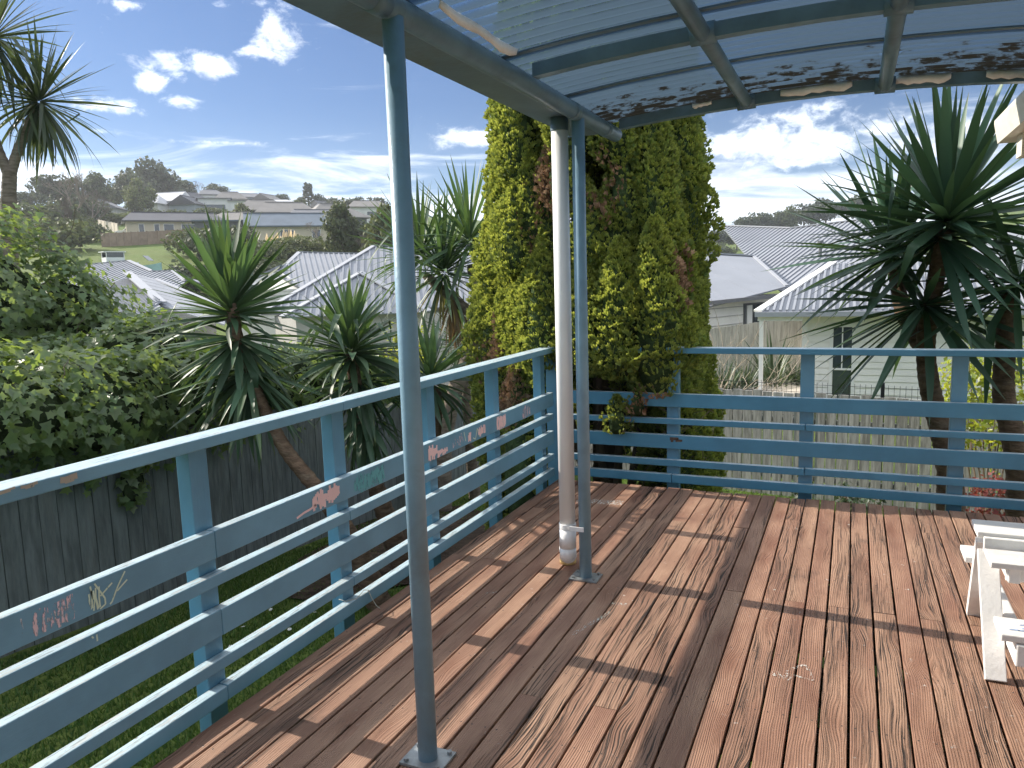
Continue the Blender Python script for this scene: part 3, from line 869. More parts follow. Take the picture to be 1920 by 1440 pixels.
# corrugated sheets, corrugations running over the arch
CP = 0.076
ny = 6
y = 4.36
sheet_i = 0
while y > -1.2:
    wid = CP * 10.5
    yb = y - wid
    rows = int(10.5 * ny)
    xs = np.linspace(-1.34, 2.15, 44)
    V, UV = [], []
    for r in range(rows + 1):
        yy = y - wid * r / rows
        cph = (y - yy) / CP
        zz = 0.0085 * math.cos(TAU * cph)
        for x in xs:
            V.append((x, yy, zarch(x) + 0.046 + zz + (0.0035 if sheet_i % 2 else 0)))
            UV.append((x, cph))
    nx = len(xs)
    F = [(r * nx + i, r * nx + i + 1, (r + 1) * nx + i + 1, (r + 1) * nx + i) for r in range(rows) for i in range(nx - 1)]
    m = MB()
    m.add(V, F)
    me = m.mesh('roof_sheet', vr['_loc'])
    ul = me.uv_layers.new(name='UVMap')
    li = np.zeros(len(me.loops), dtype=np.int32)
    me.loops.foreach_get('vertex_index', li)
    ul.data.foreach_set('uv', np.array(UV, dtype=np.float32)[li].ravel())
    link('roof_sheet', me, m_sheet, vr, True)
    # dark lap strip where two sheets overlap
    m = MB()
    for i in range(len(xs) - 1):
        a, b = xs[i], xs[i + 1]
        m.bar((a, yb + .012, zarch(a) + .037), (b, yb + .012, zarch(b) + .037), .030, .004)
    m.build('lap_strip', m_gutter, vr)
    y = yb + CP * 1.0
    sheet_i += 1


def tape(x0, x1, y, seed, name='loose_tape', along='x', drop=.05, zo=0.0):
    r_ = random.Random(seed)
    n = 9
    V = []
    for i in range(n + 1):
        q = x0 + (x1 - x0) * i / n
        e = r_.uniform(-.007, .007)
        d = drop * (0.85 + r_.uniform(-.12, .15)) * (0.75 if i in (0, n) else 1)
        if along == 'x':
            zt = zarch(q) + .036 + zo
            for k, (dy, dz_) in enumerate(((0.0, 0.0), (-.014 + e * .4, -d * .45), (-.004 + e, -d))):
                V.append((q, y + dy, zt + dz_))
        else:
            for k, (dx, dz_) in enumerate(((0.0, 0.0), (.020 + e, -d * .3), (.012 + e, -d))):
                V.append((y + dx, q, 2.413 + zo + dz_))
    m = MB()
    F = [(i * 3 + k, i * 3 + k + 1, i * 3 + k + 4, i * 3 + k + 3) for i in range(n) for k in range(2)]
    m.add(V, F)
    o = m.build(name, m_tape, vr, True)
    md = o.modifiers.new('thickness', 'SOLIDIFY')
    md.thickness = 0.002
    return o


tape(-0.36, -0.03, 4.246, 1)
tape(0.16, 0.39, 4.246, 2)
tape(0.53, 0.80, 4.246, 3)
tape(-0.80, -0.70, 4.246, 5, drop=.03)
tape(2.20, 2.78, -1.195, 4, along='y', drop=.05, zo=.01)

# ================================================================== DOWNPIPE
dp = thing('downpipe', 'white plastic downpipe with elbow, standing beside the second blue post', 'downpipe', (-1.338, 3.672, 0))
PX, PYY = -1.338, 3.672
MB().tube([(PX, PYY, 0.20), (PX, PYY, 2.275)], 0.0415, 24).build('pipe', m_pvc, dp, smooth=True)
MB().tube([(PX, PYY, 2.275), (PX, PYY, 2.2752), (PX, PYY, 2.338)], [0.0445, 0.0445, 0.0445], 24).build('outlet_socket', m_gutter, dp, smooth=True)
MB().tube([(PX, PYY, 0.155), (PX, PYY, 0.255)], 0.0445, 24).build('coupling', m_pvc, dp, smooth=True)
ex1, ey1 = -1.400, 3.838
el = [(PX, PYY, .156), (PX, PYY, .125), (PX - .006, PYY + .018, .104), (PX - .024, PYY + .066, .098), (PX - .046, PYY + .124, .094), (ex1, ey1 - .012, .084), (ex1, ey1, .060), (ex1, ey1, .026)]
MB().tube(el, [.0435, .0445, .0445, .0445, .0445, .0445, .0445, .0445], 24).build('elbow', m_pvc, dp, smooth=True)
MB().tube([(ex1, ey1, .001), (ex1, ey1, .027)], .0452, 24).build('yellow_filler', m_foam, dp, smooth=True)
m = MB().tube([(PX, PYY, .262), (PX, PYY, .285)], .0455, 24)
m.box(PX + .03, PX + .105, PYY - .052, PYY - .046, .262, .285)
m.build('pipe_clip', m_pvc, dp)

# ================================================================== WHITE CHILD'S PICNIC TABLE
pt = thing('picnic_table', 'small white painted picnic table with bench seats at the right edge of the deck', 'picnic table', (0.95, 3.53, 0))
for (px, end) in ((0.535, 0), (1.36, 1)):
    MB().bar((px, 3.215, 0.002), (px - .012, 3.47, 0.43), .072, .032, (0, 1, .6)).build('leg', m_white, pt, bevel=.003)
    MB().bar((px + .012, 3.845, 0.002), (px, 3.60, 0.43), .072, .032, (0, -1, .6)).build('leg', m_white, pt, bevel=.003)
    MB().bar((px + .060, 3.10, .165), (px + .060, 3.97, .165), .045, .085).build('cross_beam', m_white, pt, bevel=.006)
    MB().bar((px + .050, 3.27, .405), (px + .050, 3.70, .405), .04, .065).build('cross_beam', m_white, pt, bevel=.004)
MB().box(.500, 1.42, 3.225, 3.385, .440, .463).build('table_board', m_white, pt, bevel=.003)
MB().box(.480, 1.44, 3.43, 3.605, .490, .513).build('table_board', m_white, pt, bevel=.003)
MB().box(.500, 1.42, 3.400, 3.424, .440, .500).build('table_rail', m_white, pt, bevel=.003)
MB().box(.560, 1.36, 3.285, 3.305, .375, .438).build('apron', m_white, pt, bevel=.003)
MB().box(.525, 1.42, 3.105, 3.270, .212, .238).build('seat', m_white, pt, bevel=.004)
MB().box(.505, 1.42, 3.92, 4.10, .212, .238).build('seat', m_white, pt, bevel=.004)
m = MB()
r_ = random.Random(2)
for k in range(12):
    cx, cy = .62 + r_.uniform(-.05, .07), 3.185 + r_.uniform(-.03, .03)
    d = r_.uniform(.008, .03)
    m.add([(cx - d, cy - .004, .2392), (cx + d, cy + r_.uniform(-.006, .002), .2392), (cx + d * .7, cy + .008, .2392), (cx - d * .6, cy + .007, .2392)], [(0, 1, 2, 3)])
seat0 = [o for o in pt.children if o.name.startswith('seat')][0]
m.build('paint_stain', m_bluestain, seat0)

# ================================================================== OWN HOUSE (its eave shows at the right edge)
oh = thing('house', 'corner of the cream eave and gutter of the house beside the deck', 'house', (2.2, 2.0, 0))
m_eave = simple('cream_gutter', (0.72, 0.69, 0.60), 0.45, 0.06, 6.0, 0.4, 40.0, 0.0006, dirt=(0.32, 0.30, 0.22), dirtamt=0.6)
gp = [(0, 0), (0.085, 0.0), (0.115, 0.03), (0.115, 0.11), (0.0, 0.125), (-0.02, 0.12), (-0.02, 0.10)]
ex, ez, ey = 0.688, 2.205, 4.95
m = MB()
for y in (-0.6, ey):
    m.v += [(ex + px, y, ez + pz) for px, pz in gp]
n = len(gp)
m.f += [(i, (i + 1) % n, (i + 1) % n + n, i + n) for i in range(n)] + [tuple(range(n)), tuple(reversed(range(n, 2 * n)))]
m.build('gutter', m_eave, oh)
MB().box(ex + .055, ex + .150, 4.60, 4.74, ez - .11, ez - .002).build('gutter_outlet', m_eave, oh)
MB().box(ex + .118, ex + .145, -0.6, ey - .06, ez - .075, ez + .10).build('fascia', m_eave, oh)
MB().box(ex + .147, 2.05, -0.6, ey - .06, ez - .035, ez - .02).build('soffit', m_eave, oh)
MB().slab([(ex + .06, -0.6, ez + .13), (ex + .06, ey, ez + .13), (3.2, ey, ez + 1.25), (3.2, -0.6, ez + 1.25)], .04).build('roof', m_rooflt, oh)
MB().box(2.06, 2.16, -0.6, 4.6, -0.9, ez - .04).build('wall', m_wb, oh)

# ================================================================== FENCES OF THE GARDEN
def gz(x, y):
    return -0.75 - 0.085 * y


FX = -5.53
gf = thing('paling_fence', 'dark green painted paling fence along the left side of the lawn', 'fence', (FX, 6, -1.2))
y = 0.4
rb = random.Random(8)
while y < 12.35:
    w = 0.148
    zt = 1.075 - 0.131 * y + rb.uniform(-.012, .012)
    zb = gz(FX, y) - .05
    off = rb.uniform(0, .006)
    MB().box(FX - .02 - off, FX - off, y, y + w - rb.uniform(.004, .012), zb, zt).build('paling', m_greenfence, gf)
    y += w
for h in (0.35, 1.35):
    MB().bar((FX - .045, .4, gz(0, .4) + h), (FX - .045, 12.3, gz(0, 12.3) + h * (0.75 if h > 1 else 1)), .04, .07).build('fence_rail', m_greenfence, gf)
# blue-green rope hung over the palings
pts = [(FX + .012, 4.04, .02), (FX + .012, 4.05, .30), (FX + .012, 4.06, .47), (FX + .012, 4.16, .468), (FX + .012, 4.26, .465), (FX + .012, 4.29, .40), (FX + .012, 4.29, .22), (FX + .02, 4.27, .14)]
m_rope = simple('teal_rope', (0.10, 0.30, 0.30), 0.7)
tag(MB().tube(pts, .005, 5).build('rope', m_rope, smooth=True), 'teal cord hanging over the dark green fence', 'cord')

ffc = thing('paling_fence', 'grey weathered paling fence beyond the far railing', 'fence', (0, 11.8, -1.7))
A0, A1 = Vector((-5.3, 12.62, 0)), Vector((6.5, 10.35, 0))
dv = (A1 - A0)
L = dv.length
dv.normalize()
q = 0.0
rb = random.Random(12)
ang = math.atan2(dv.y, dv.x)
while q < L:
    w = 0.150
    p0 = A0 + dv * q
    zt = -0.185 + rb.uniform(-.014, .014) - max(0, -p0.x - 2) * .03
    zb = gz(0, p0.y) - .04
    m = MB().box(0, w - rb.uniform(.012, .022), -.01 - rb.uniform(0, .008), .01, zb, zt)
    cs, sn = math.cos(ang), math.sin(ang)
    m.v = [(p0.x + a * cs - b * sn, p0.y + a * sn + b * cs, c_) for a, b, c_ in m.v]
    m.build('paling', m_paling, ffc)
    q += w
for h in (0.3, 1.15):
    a, b = A0 + Vector((.01, .04, 0)), A1 + Vector((.01, .04, 0))
    MB().bar((a.x, a.y, gz(0, a.y) + h), (b.x, b.y, gz(0, b.y) + h), .045, .07).build('fence_rail', m_paling, ffc)

# black wire mesh fence just behind it
def wire_fence(label, p, q, z0, z1, pitch, vs_):
    t_ = thing('wire_fence', label, 'fence', tuple(p))
    p, q = Vector(p), Vector(q)
    n = int((q - p).length / pitch)
    m = MB()
    for i in range(n + 1):
        c_ = p.lerp(q, i / n)
        m.bar((c_.x, c_.y, c_.z + z0), (c_.x, c_.y, c_.z + z1), .005, .005, (0, 1, 0))
    for z in vs_:
        m.bar((p.x, p.y, p.z + z), (q.x, q.y, q.z + z), .006, .006)
    o = m.build('mesh_wires', m_wire, t_)
    o['kind'] = 'stuff'
    k = max(1, int((q - p).length / 2.4))
    for i in range(k + 1):
        c_ = p.lerp(q, i / k)
        MB().bar((c_.x, c_.y, c_.z - .1), (c_.x, c_.y, c_.z + z1 + .035), .05, .05, (0, 1, 0)).build('post', m_wire, t_)
    return t_


wire_fence('black wire mesh fence showing just above the grey palings', (-2.6, 12.75, -1.9), (6.5, 11.0, -1.85), .0, 1.78, .075, (.1, .5, .9, 1.25, 1.5, 1.62, 1.74))
wire_fence('black wire mesh fence by the neighbouring lawn, behind the leaning yucca trunk', (-9.0, 13.6, -1.95), (-4.9, 14.2, -1.95), .0, 1.25, .09, (.1, .35, .6, .85, 1.05, 1.22))

# ================================================================== NEAR PLANTS
def blade_mesh(name, L, wd, droop, fold=0.25, seg=6, kink=None, stiff_base=0.55, roundw=0.45):
    """sword leaf along +Z, upper face towards +Y side; bends over towards -Y"""
    V, F, tip = [], [], []
    z = y = 0.0
    a = 0.0
    for i in range(seg + 1):
        t_ = i / seg
        w = wd * (stiff_base + (1 - stiff_base) * min(1, t_ / roundw)) if t_ < roundw else wd * max(0.0, 1 - ((t_ - roundw) / (1 - roundw)) ** 1.5)
        w = max(w, 0.0015)
        f = fold * (1 - 0.6 * t_)
        V += [(-w / 2, y + w * f * math.cos(a) * .9, z + w * f * math.sin(a)), (0, y, z), (w / 2, y + w * f * math.cos(a) * .9, z + w * f * math.sin(a))]
        tip += [max(0, (t_ - .86) / .14)] * 3
        a += droop / seg * (0.4 + 1.2 * t_)
        if kink and abs(t_ - kink[0]) < .5 / seg:
            a += kink[1]
        z += L / seg * math.cos(a)
        y -= L / seg * math.sin(a)
    for i in range(seg):
        b = i * 3
        F += [(b, b + 1, b + 4, b + 3), (b + 1, b + 2, b + 5, b + 4)]
    return npmesh(name, np.array(V), np.array(F), {'rnd': np.zeros(len(V)), 'tip': np.array(tip)})


def rosette(parent, c, axis, n, meshes, mat, th0, th1, L=(0.85, 1.1), seed=0, power=0.8, base_r=0.05, hang=0.0, azr=None):
    """sword leaves round a growing point; th = angle from the axis of the youngest and oldest leaves"""
    r_ = random.Random(seed)
    A = Vector(axis).normalized()
    q0 = Vector((0, 0, 1)).rotation_difference(A)
    base = Vector(parent['_loc'])
    for i in range(n):
        t_ = ((i + .5) / n) ** power
        th = th0 + (th1 - th0) * t_ + r_.uniform(-.10, .10)
        ph = i * 2.39996 + r_.uniform(-.25, .25)
        if azr is not None:
            ph = azr[0] + (azr[1] - azr[0]) * r_.random()
        d = Vector((math.sin(th) * math.cos(ph), math.sin(th) * math.sin(ph), math.cos(th)))
        d = q0 @ d
        d = (d + Vector((0, 0, -hang * t_))).normalized()
        # leaf frame: Z along d, -Y towards the ground
        yv = Vector((0, 0, 1)) - d * d.z
        if yv.length < 0.05:
            yv = Vector((math.cos(ph), math.sin(ph), 0)) * -1
        yv.normalize()
        xv = yv.cross(d)
        M = Matrix((xv, yv, d)).transposed()
        k = min(len(meshes) - 1, int(t_ * len(meshes) * 0.999 + r_.uniform(-.4, .4)))
        me_ = r_.choice(KINKS[mat.name]) if (mat.name in KINKS and t_ > .3 and r_.random() < .06) else meshes[max(0, k)]
        o = bpy.data.objects.new('leaf', me_)
        COL.objects.link(o)
        o.parent = parent
        o.rotation_mode = 'QUATERNION'
        o.rotation_quaternion = (M.to_quaternion() @ Quaternion((0, 0, 1), r_.uniform(-.5, .5)))
        o.location = Vector(c) - base + d * base_r - A * (t_ * base_r * 1.6)
        s = r_.uniform(*L)
        o.scale = (s * r_.uniform(.85, 1.12), s, s)


KINKS = {}


def leaf_set(name, L, wd, mat, droops, fold=0.25, seg=6, kinks=()):
    out_ = []
    for i, d in enumerate(droops):
        me = blade_mesh(name, L, wd, d, fold, seg)
        me.materials.append(mat)
        out_.append(me)
    KINKS[mat.name] = []
    for kk in ((.5, 1.3), (.66, 1.9), (.4, .7)):
        me = blade_mesh(name, L, wd * .95, droops[-1] * .5, fold, 8, kink=kk)
        me.materials.append(mat)
        KINKS[mat.name].append(me)
    for k in kinks:
        me = blade_mesh(name, L, wd, 0.2, fold, 8, kink=k)
        me.materials.append(mat)
        out_.append(me)
    return out_


def trunk(parent, pts, rad, mat, name='trunk', n=10, seed=0, rings=True):
    """smooth bent trunk with leaf-scar rings"""
    r_ = random.Random(seed)
    P = [Vector(p) for p in pts]
    out_, rr = [], []
    m = len(P)
    for i in range(m - 1):
        p0, p1, p2, p3 = P[max(0, i - 1)], P[i], P[i + 1], P[min(m - 1, i + 2)]
        k = max(4, int((p2 - p1).length / .035))
        for j in range(k):
            u = j / k
            q = 0.5 * ((2 * p1) + (p2 - p0) * u + (2 * p0 - 5 * p1 + 4 * p2 - p3) * u * u + (3 * p1 - p0 - 3 * p2 + p3) * u ** 3)
            out_.append(q)
            rr.append((rad[i] * (1 - u) + rad[i + 1] * u) * (1 + (.07 if (len(out_) % 2 and rings) else 0) + r_.uniform(-.03, .03)))
    out_.append(P[-1])
    rr.append(rad[-1])
    return MB().tube(out_, rr, n).build(name, mat, parent, smooth=True)


# --- yucca with one head in front of the ivy
Y1 = thing('yucca', 'single-headed yucca with broad upright leaves on a curved trunk, beside the ivy', 'yucca', (-3.75, 5.15, gz(0, 5.1)))
trunk(Y1, [(-3.62, 5.28, gz(0, 5.2) - .1), (-3.74, 5.1, -.62), (-3.93, 4.92, -.12), (-4.20, 4.86, .24), (-4.38, 4.82, .62), (-4.60, 4.86, 1.05), (-4.70, 4.9, 1.42)], [.115, .085, .062, .056, .052, .05, .06], m_bark, seed=1)
lv = leaf_set('yucca_leaf', .72, .066, m_yucca, (.03, .08, .18, .36), .28)
rosette(Y1, (-4.71, 4.9, 1.46), (.05, 0, 1), 44, lv[:2], m_yucca, .06, .85, (.85, 1.08), 1, .75)
rosette(Y1, (-4.70, 4.9, 1.38), (.05, 0, 1), 70, lv[1:], m_yucca, .85, 1.75, (.75, 1.05), 2, .9)
rosette(Y1, (-4.62, 4.87, 1.16), (.2, 0, 1), 84, lv[1:], m_yucca, 1.45, 2.45, (.7, 1.0), 3, .9, .05)
rosette(Y1, (-4.50, 4.84, .90), (.2, 0, 1), 84, lv[1:], m_yucca, 1.7, 2.8, (.7, 1.05), 4, .9, .05)

# --- second yucca, bushier, half behind the near post
Y2 = thing('yucca', 'low bushy yucca with dense drooping leaves, left of the nearest roof post', 'yucca', (-4.05, 6.15, gz(0, 6.1)))
trunk(Y2, [(-3.95, 6.2, gz(0, 6.1) - .1), (-4.04, 6.02, -.66), (-4.14, 5.9, -.05), (-4.17, 5.86, .42), (-4.21, 5.84, .95)], [.12, .09, .068, .06, .055], m_bark, seed=2)
trunk(Y2, [(-3.97, 6.2, gz(0, 6.1) - .1), (-3.72, 6.10, -.60), (-3.62, 6.3, .1), (-3.62, 6.35, .55)], [.09, .07, .05, .05], m_bark, seed=3)
lv2 = leaf_set('yucca_leaf', .68, .072, m_yucca, (.08, .22, .4, .7), .28, 6, ((.55, 1.5),))
rosette(Y2, (-4.23, 5.84, 1.06), (-.08, 0, 1), 46, lv2[:3] + lv2[4:], m_yucca, .12, 1.0, (.8, 1.05), 11, .8)
rosette(Y2, (-4.20, 5.85, .96), (0, 0, 1), 76, lv2[1:4], m_yucca, 1.0, 1.9, (.75, 1.05), 12, .9)
rosette(Y2, (-4.16, 5.87, .70), (0, 0, 1), 56, lv2[2:4], m_yucca, 1.5, 2.6, (.7, 1.0), 13, .9)
rosette(Y2, (-3.66, 6.33, .66), (.25, 0, 1), 70, lv2[:4], m_yucca, .2, 2.2, (.7, 1.0), 14, .85)
rosette(Y2, (-4.14, 5.9, .38), (0, 0, 1), 40, lv2[2:4], m_yucca, 1.9, 2.9, (.7, 1.0), 15, .9)

# --- tall yucca tree with several heads between the near post and the conifer
Y3 = thing('yucca', 'tall many-headed yucca with a skirt of dead leaves, left of the conifer', 'yucca', (-4.75, 8.8, gz(0, 8.8)))
trunk(Y3, [(-4.98, 8.70, gz(0, 8.7) - .1), (-4.93, 8.76, -.6), (-4.82, 8.9, .05), (-4.62, 9.05, .62), (-4.50, 9.12, 1.25), (-4.62, 9.2, 1.75)], [.15, .125, .105, .09, .085, .07], m_barkg, seed=4, n=12)
trunk(Y3, [(-4.10, 9.35, gz(0, 9.3) - .1), (-4.18, 9.4, -.6), (-4.30, 9.42, .1), (-4.42, 9.40, .75), (-4.45, 9.4, 1.6)], [.15, .12, .10, .085, .07], m_barkg, seed=5, n=12)
trunk(Y3, [(-4.55, 9.1, 1.1), (-4.9, 9.1, 1.35), (-5.3, 9.15, 1.65)], [.075, .065, .055], m_barkg, seed=6)
lv3 = leaf_set('yucca_leaf', 1.08, .058, m_yucca, (.04, .12, .3, .55), .25)
rosette(Y3, (-4.62, 9.15, 2.12), (.10, -.05, 1), 92, lv3, m_yucca, .08, 2.15, (.8, 1.05), 21, .8)
rosette(Y3, (-5.34, 9.10, 1.95), (-.3, -.1, 1), 76, lv3, m_yucca, .08, 2.0, (.8, 1.05), 22, .8)
rosette(Y3, (-4.95, 9.0, 1.72), (-.05, -.35, 1), 72, lv3, m_yucca, .15, 2.1, (.8, 1.05), 23, .8)
lvd = leaf_set('dead_leaf', .78, .04, m_dead, (.25, .5), .3)
lvy = leaf_set('yellow_leaf', .8, .042, m_yucca_y, (.3, .5), .25)
rosette(Y3, (-4.98, 9.0, 1.62), (0, -.2, 1), 16, lvy, m_yucca_y, 2.0, 2.7, (.7, .95), 24, .9)
rosette(Y3, (-4.50, 9.10, 1.42), (0, 0, 1), 40, lvd, m_dead, 2.55, 3.05, (.7, 1.15), 25, .9, .07)
rosette(Y3, (-4.85, 9.05, 1.40), (0, 0, 1), 24, lvd, m_dead, 2.5, 3.05, (.6, 1.0), 26, .9, .07)

# --- smaller yucca head low down behind it
Y3b = thing('yucca', 'small dark yucca head low behind the nearest roof post, in front of the pale wall', 'yucca', (-5.15, 9.6, gz(0, 9.6)))
trunk(Y3b, [(-4.9, 9.6, gz(0, 9.6) - .1), (-4.98, 9.6, -.2), (-5.02, 9.6, .62)], [.09, .07, .06], m_barkg, seed=7)
rosette(Y3b, (-5.03, 9.6, .72), (-.25, -.1, 1), 76, lv3[1:], m_yucca, .3, 2.2, (.6, .85), 27, .85)

# --- big yucca on the right, two trunks
YR = thing('yucca', 'big dark yucca with huge spiky heads on two trunks, beyond the far railing', 'yucca', (.90, 7.6, gz(0, 7.6)))
trunk(YR, [(.88, 7.60, gz(0, 7.6) - .1), (0.833, 7.599, -0.293), (0.748, 7.607, 0.132), (0.646, 7.607, 0.506), (0.595, 7.565, 0.914), (0.629, 7.438, 1.382), (0.680, 7.242, 1.849)], [.13, .105, .092, .082, .075, .068, .062], m_bark, seed=8, n=12)
trunk(YR, [(1.42, 7.65, gz(0, 7.6) - .1), (1.360, 7.607, -0.276), (1.275, 7.582, 0.149), (1.190, 7.565, 0.532), (1.190, 7.497, 1.339)], [.13, .105, .092, .082, .07], m_bark, seed=9, n=12)
trunk(YR, [(0.595, 7.582, 0.829), (0.425, 7.820, 1.169), (0.357, 7.990, 1.552)], [.08, .07, .06], m_bark, seed=10)
lvr = leaf_set('yucca_leaf', 1.17, .080, m_yucca_dk, (.03, .06, .12, .22), .26, 7)
rosette(YR, (0.680, 7.191, 1.934), (.02, -.12, 1), 104, lvr, m_yucca_dk, .06, 1.9, (.85, 1.08), 31, .8, .01)
rosette(YR, (0.646, 7.242, 1.815), (.0, -.10, 1), 48, lvr[1:], m_yucca_dk, 1.2, 2.25, (.9, 1.08), 36, .9, .02)
rosette(YR, (0.323, 7.905, 1.696), (-.22, -.1, 1), 58, lvr, m_yucca_dk, .08, 2.0, (.85, 1.05), 32, .8, .01)
rosette(YR, (0.561, 7.412, 1.254), (-.15, -.1, 1), 52, lvr[1:], m_yucca_dk, 1.1, 2.3, (.9, 1.1), 33, .9, .02)
rosette(YR, (1.232, 7.438, 1.424), (.22, -.05, 1), 44, lvr, m_yucca_dk, .5, 2.5, (.8, 1.0), 34, .85, .02)

# --- cabbage tree top left
CT = thing('cabbage_tree', 'cabbage tree with round spiky heads rising above the ivy at the left edge', 'cabbage tree', (-10.0, 6.7, zg(-10.0, 6.7)))
trunk(CT, [(-10.2, 6.6, zg(-10.2, 6.6) - .1), (-10.19, 6.64, 0.53), (-10.12, 6.72, 2.42), (-10.07, 6.79, 3.17)], [.16, .13, .095, .08], m_barkg, seed=11)
trunk(CT, [(-10.08, 6.78, 3.07), (-9.99, 6.91, 3.50), (-9.83, 7.07, 3.94)], [.07, .055, .05], m_barkg, seed=12, name='limb')
trunk(CT, [(-10.08, 6.78, 3.07), (-10.21, 6.70, 3.77), (-10.12, 6.78, 4.65)], [.07, .055, .05], m_barkg, seed=13, name='limb')
trunk(CT, [(-10.15, 6.71, 3.64), (-10.42, 6.51, 3.98), (-10.60, 6.35, 4.25)], [.055, .05, .045], m_barkg, seed=14, name='limb')
lvc = leaf_set('cabbage_leaf', 1.0, .052, m_cabbage, (.05, .2, .5, .9), .2, 6)
rosette(CT, (-9.80, 7.11, 4.07), (.3, .1, 1), 128, lvc, m_cabbage, .05, 2.75, (.8, 1.1), 41, .75, .03)
rosette(CT, (-10.10, 6.79, 4.83), (.1, 0, 1), 108, lvc, m_cabbage, .05, 2.6, (.8, 1.1), 42, .75, .03)
rosette(CT, (-10.64, 6.32, 4.34), (-.3, 0, 1), 62, lvc, m_cabbage, .1, 2.5, (.8, 1.1), 43, .75, .03)

# --- conifer: many flame-shaped upright lobes of scale-leaf sprays
CY = thing('conifer', 'tall golden green conifer with flame shaped lobes in the deck corner', 'conifer', (-2.15, 6.85, gz(0, 6.85)))
rb = random.Random(77)
lobes = []     # base point, tip point, max radius
def lobe(x, y, z0, z1, r, lx=0.0, ly=0.0):
    lobes.append((Vector((x, y, z0)), Vector((x + lx, y + ly, z1)), r))


cx0, cy0 = -2.17, 6.78
z = -.2
lev = 0
while z < 4.5:
    q = max(0.0, min(1.0, (z + .2) / 4.9))
    R = (.30 + .62 * math.sin(PI * min(1, .22 + q * .80)) ** .8) if q < .9 else .30
    n = max(5, int(R * 13))
    for i in range(n):
        a = TAU * (i + .5 * (lev % 2) + rb.uniform(-.3, .3)) / n
        rx, ry = R * .88, R * 1.08
        x, y = cx0 + .14 * q + rx * math.cos(a) * rb.uniform(.88, 1.04), cy0 + ry * math.sin(a) * rb.uniform(.88, 1.04)
        z0 = z + rb.uniform(-.2, .2)
        if math.sin(a) < -.2 and z0 < .55:
            z0 = max(z0, .50 + rb.uniform(0, .3))
        L_ = rb.choice([.75, .95, 1.15, 1.5]) * rb.uniform(.85, 1.15)
        y = max(y, 5.84)
        out_ = rb.uniform(-.10, .07)
        lobe(x, y, z0, z0 + L_, rb.uniform(.155, .25), out_ * math.cos(a) - .03 * math.cos(a), out_ * math.sin(a))
    z += .40
    lev += 1
# lobes read off the tree: left flank, the one over the corner, low side skirts
lobe(-3.06, 6.65, .9, 2.3, .27, .05, .1)
lobe(-2.95, 6.40, 1.2, 2.45, .24, .05, .1)
lobe(-3.10, 6.75, .1, 1.4, .26, .0, .1)
lobe(-2.75, 6.05, -.9, .6, .22, .0, .1)
lobe(-2.45, 5.90, -1.0, .5, .22, .0, .1)
lobe(-3.00, 6.35, .35, 2.05, .27, .10, .1)
lobe(-2.86, 6.15, -.2, 1.3, .25, .05, .1)
lobe(-2.52, 5.78, -.55, 1.0, .24, -.05, .15)
lobe(-2.62, 5.95, -1.0, .45, .23, 0, .1)
lobe(-2.30, 5.75, .76, 1.95, .22, .02, .1)
lobe(-1.92, 5.64, .78, 1.65, .22, .03, .12)
lobe(-1.64, 5.66, .76, 1.85, .26, .0, .12)
lobe(-1.32, 5.70, .62, 2.0, .28, -.05, .1)
lobe(-1.27, 6.05, -.95, 1.0, .27, -.03, .1)
lobe(-1.31, 6.35, -1.1, 1.9, .28, -.05, .1)
lobe(-1.34, 6.75, -1.1, 2.6, .28, -.05, 0)
lobe(-1.40, 7.2, -1.0, 2.9, .28, -.05, 0)
lobe(-1.45, 6.1, 1.0, 3.1, .29, -.05, .1)
lobe(-1.36, 6.6, 1.4, 3.6, .29, -.05, 0)
lobe(-1.62, 5.585, .36, .66, .10, 0, 0)
lobe(-1.46, 5.59, .52, .72, .085, 0, 0)
spt, spf, sptip = [], [], []
# a fan of flattened scale-leaf fingers
for k, (dx, dy, l, tw) in enumerate(((0, 0, 1.0, 0), (-.50, .15, .82, .5), (.50, -.15, .82, -.5))):
    b = len(spt)
    w = .21
    ex_, ey_, ez_ = dx * l, dy * l, l
    spt += [(-w * math.cos(tw) * .5, -w * math.sin(tw) * .5, 0), (w * math.cos(tw) * .5, w * math.sin(tw) * .5, 0),
            (ex_ * .75 + w * math.cos(tw), ey_ * .75 + w * math.sin(tw), ez_ * .70), (ex_ * 1.05, ey_ * 1.05, ez_), (ex_ * .75 - w * math.cos(tw), ey_ * .75 - w * math.sin(tw), ez_ * .70)]
    spf += [(b, b + 1, b + 2, b + 4), (b + 2, b + 3, b + 4, b + 4)]
    sptip += [0, 0, .45, 1, .45]
spt = np.array(spt)
tri = []
for f in spf:
    tri += [(f[0], f[1], f[2]), (f[0], f[2], f[3])] if f[2] != f[3] else [(f[0], f[1], f[2])]
spf = np.array(tri)
sptip = np.array(sptip)
dens = 2300
PA, NA_, SC, DEAD = [], [], [], []
core = MB()
deadspots = [Vector(q) for q in ((-2.92, 6.0, .95), (-2.62, 5.8, .55), (-1.75, 5.75, 2.25), (-1.35, 5.55, .45), (-2.4, 6.0, 1.9), (-2.2, 5.8, 2.3), (-1.15, 5.9, 1.55))]
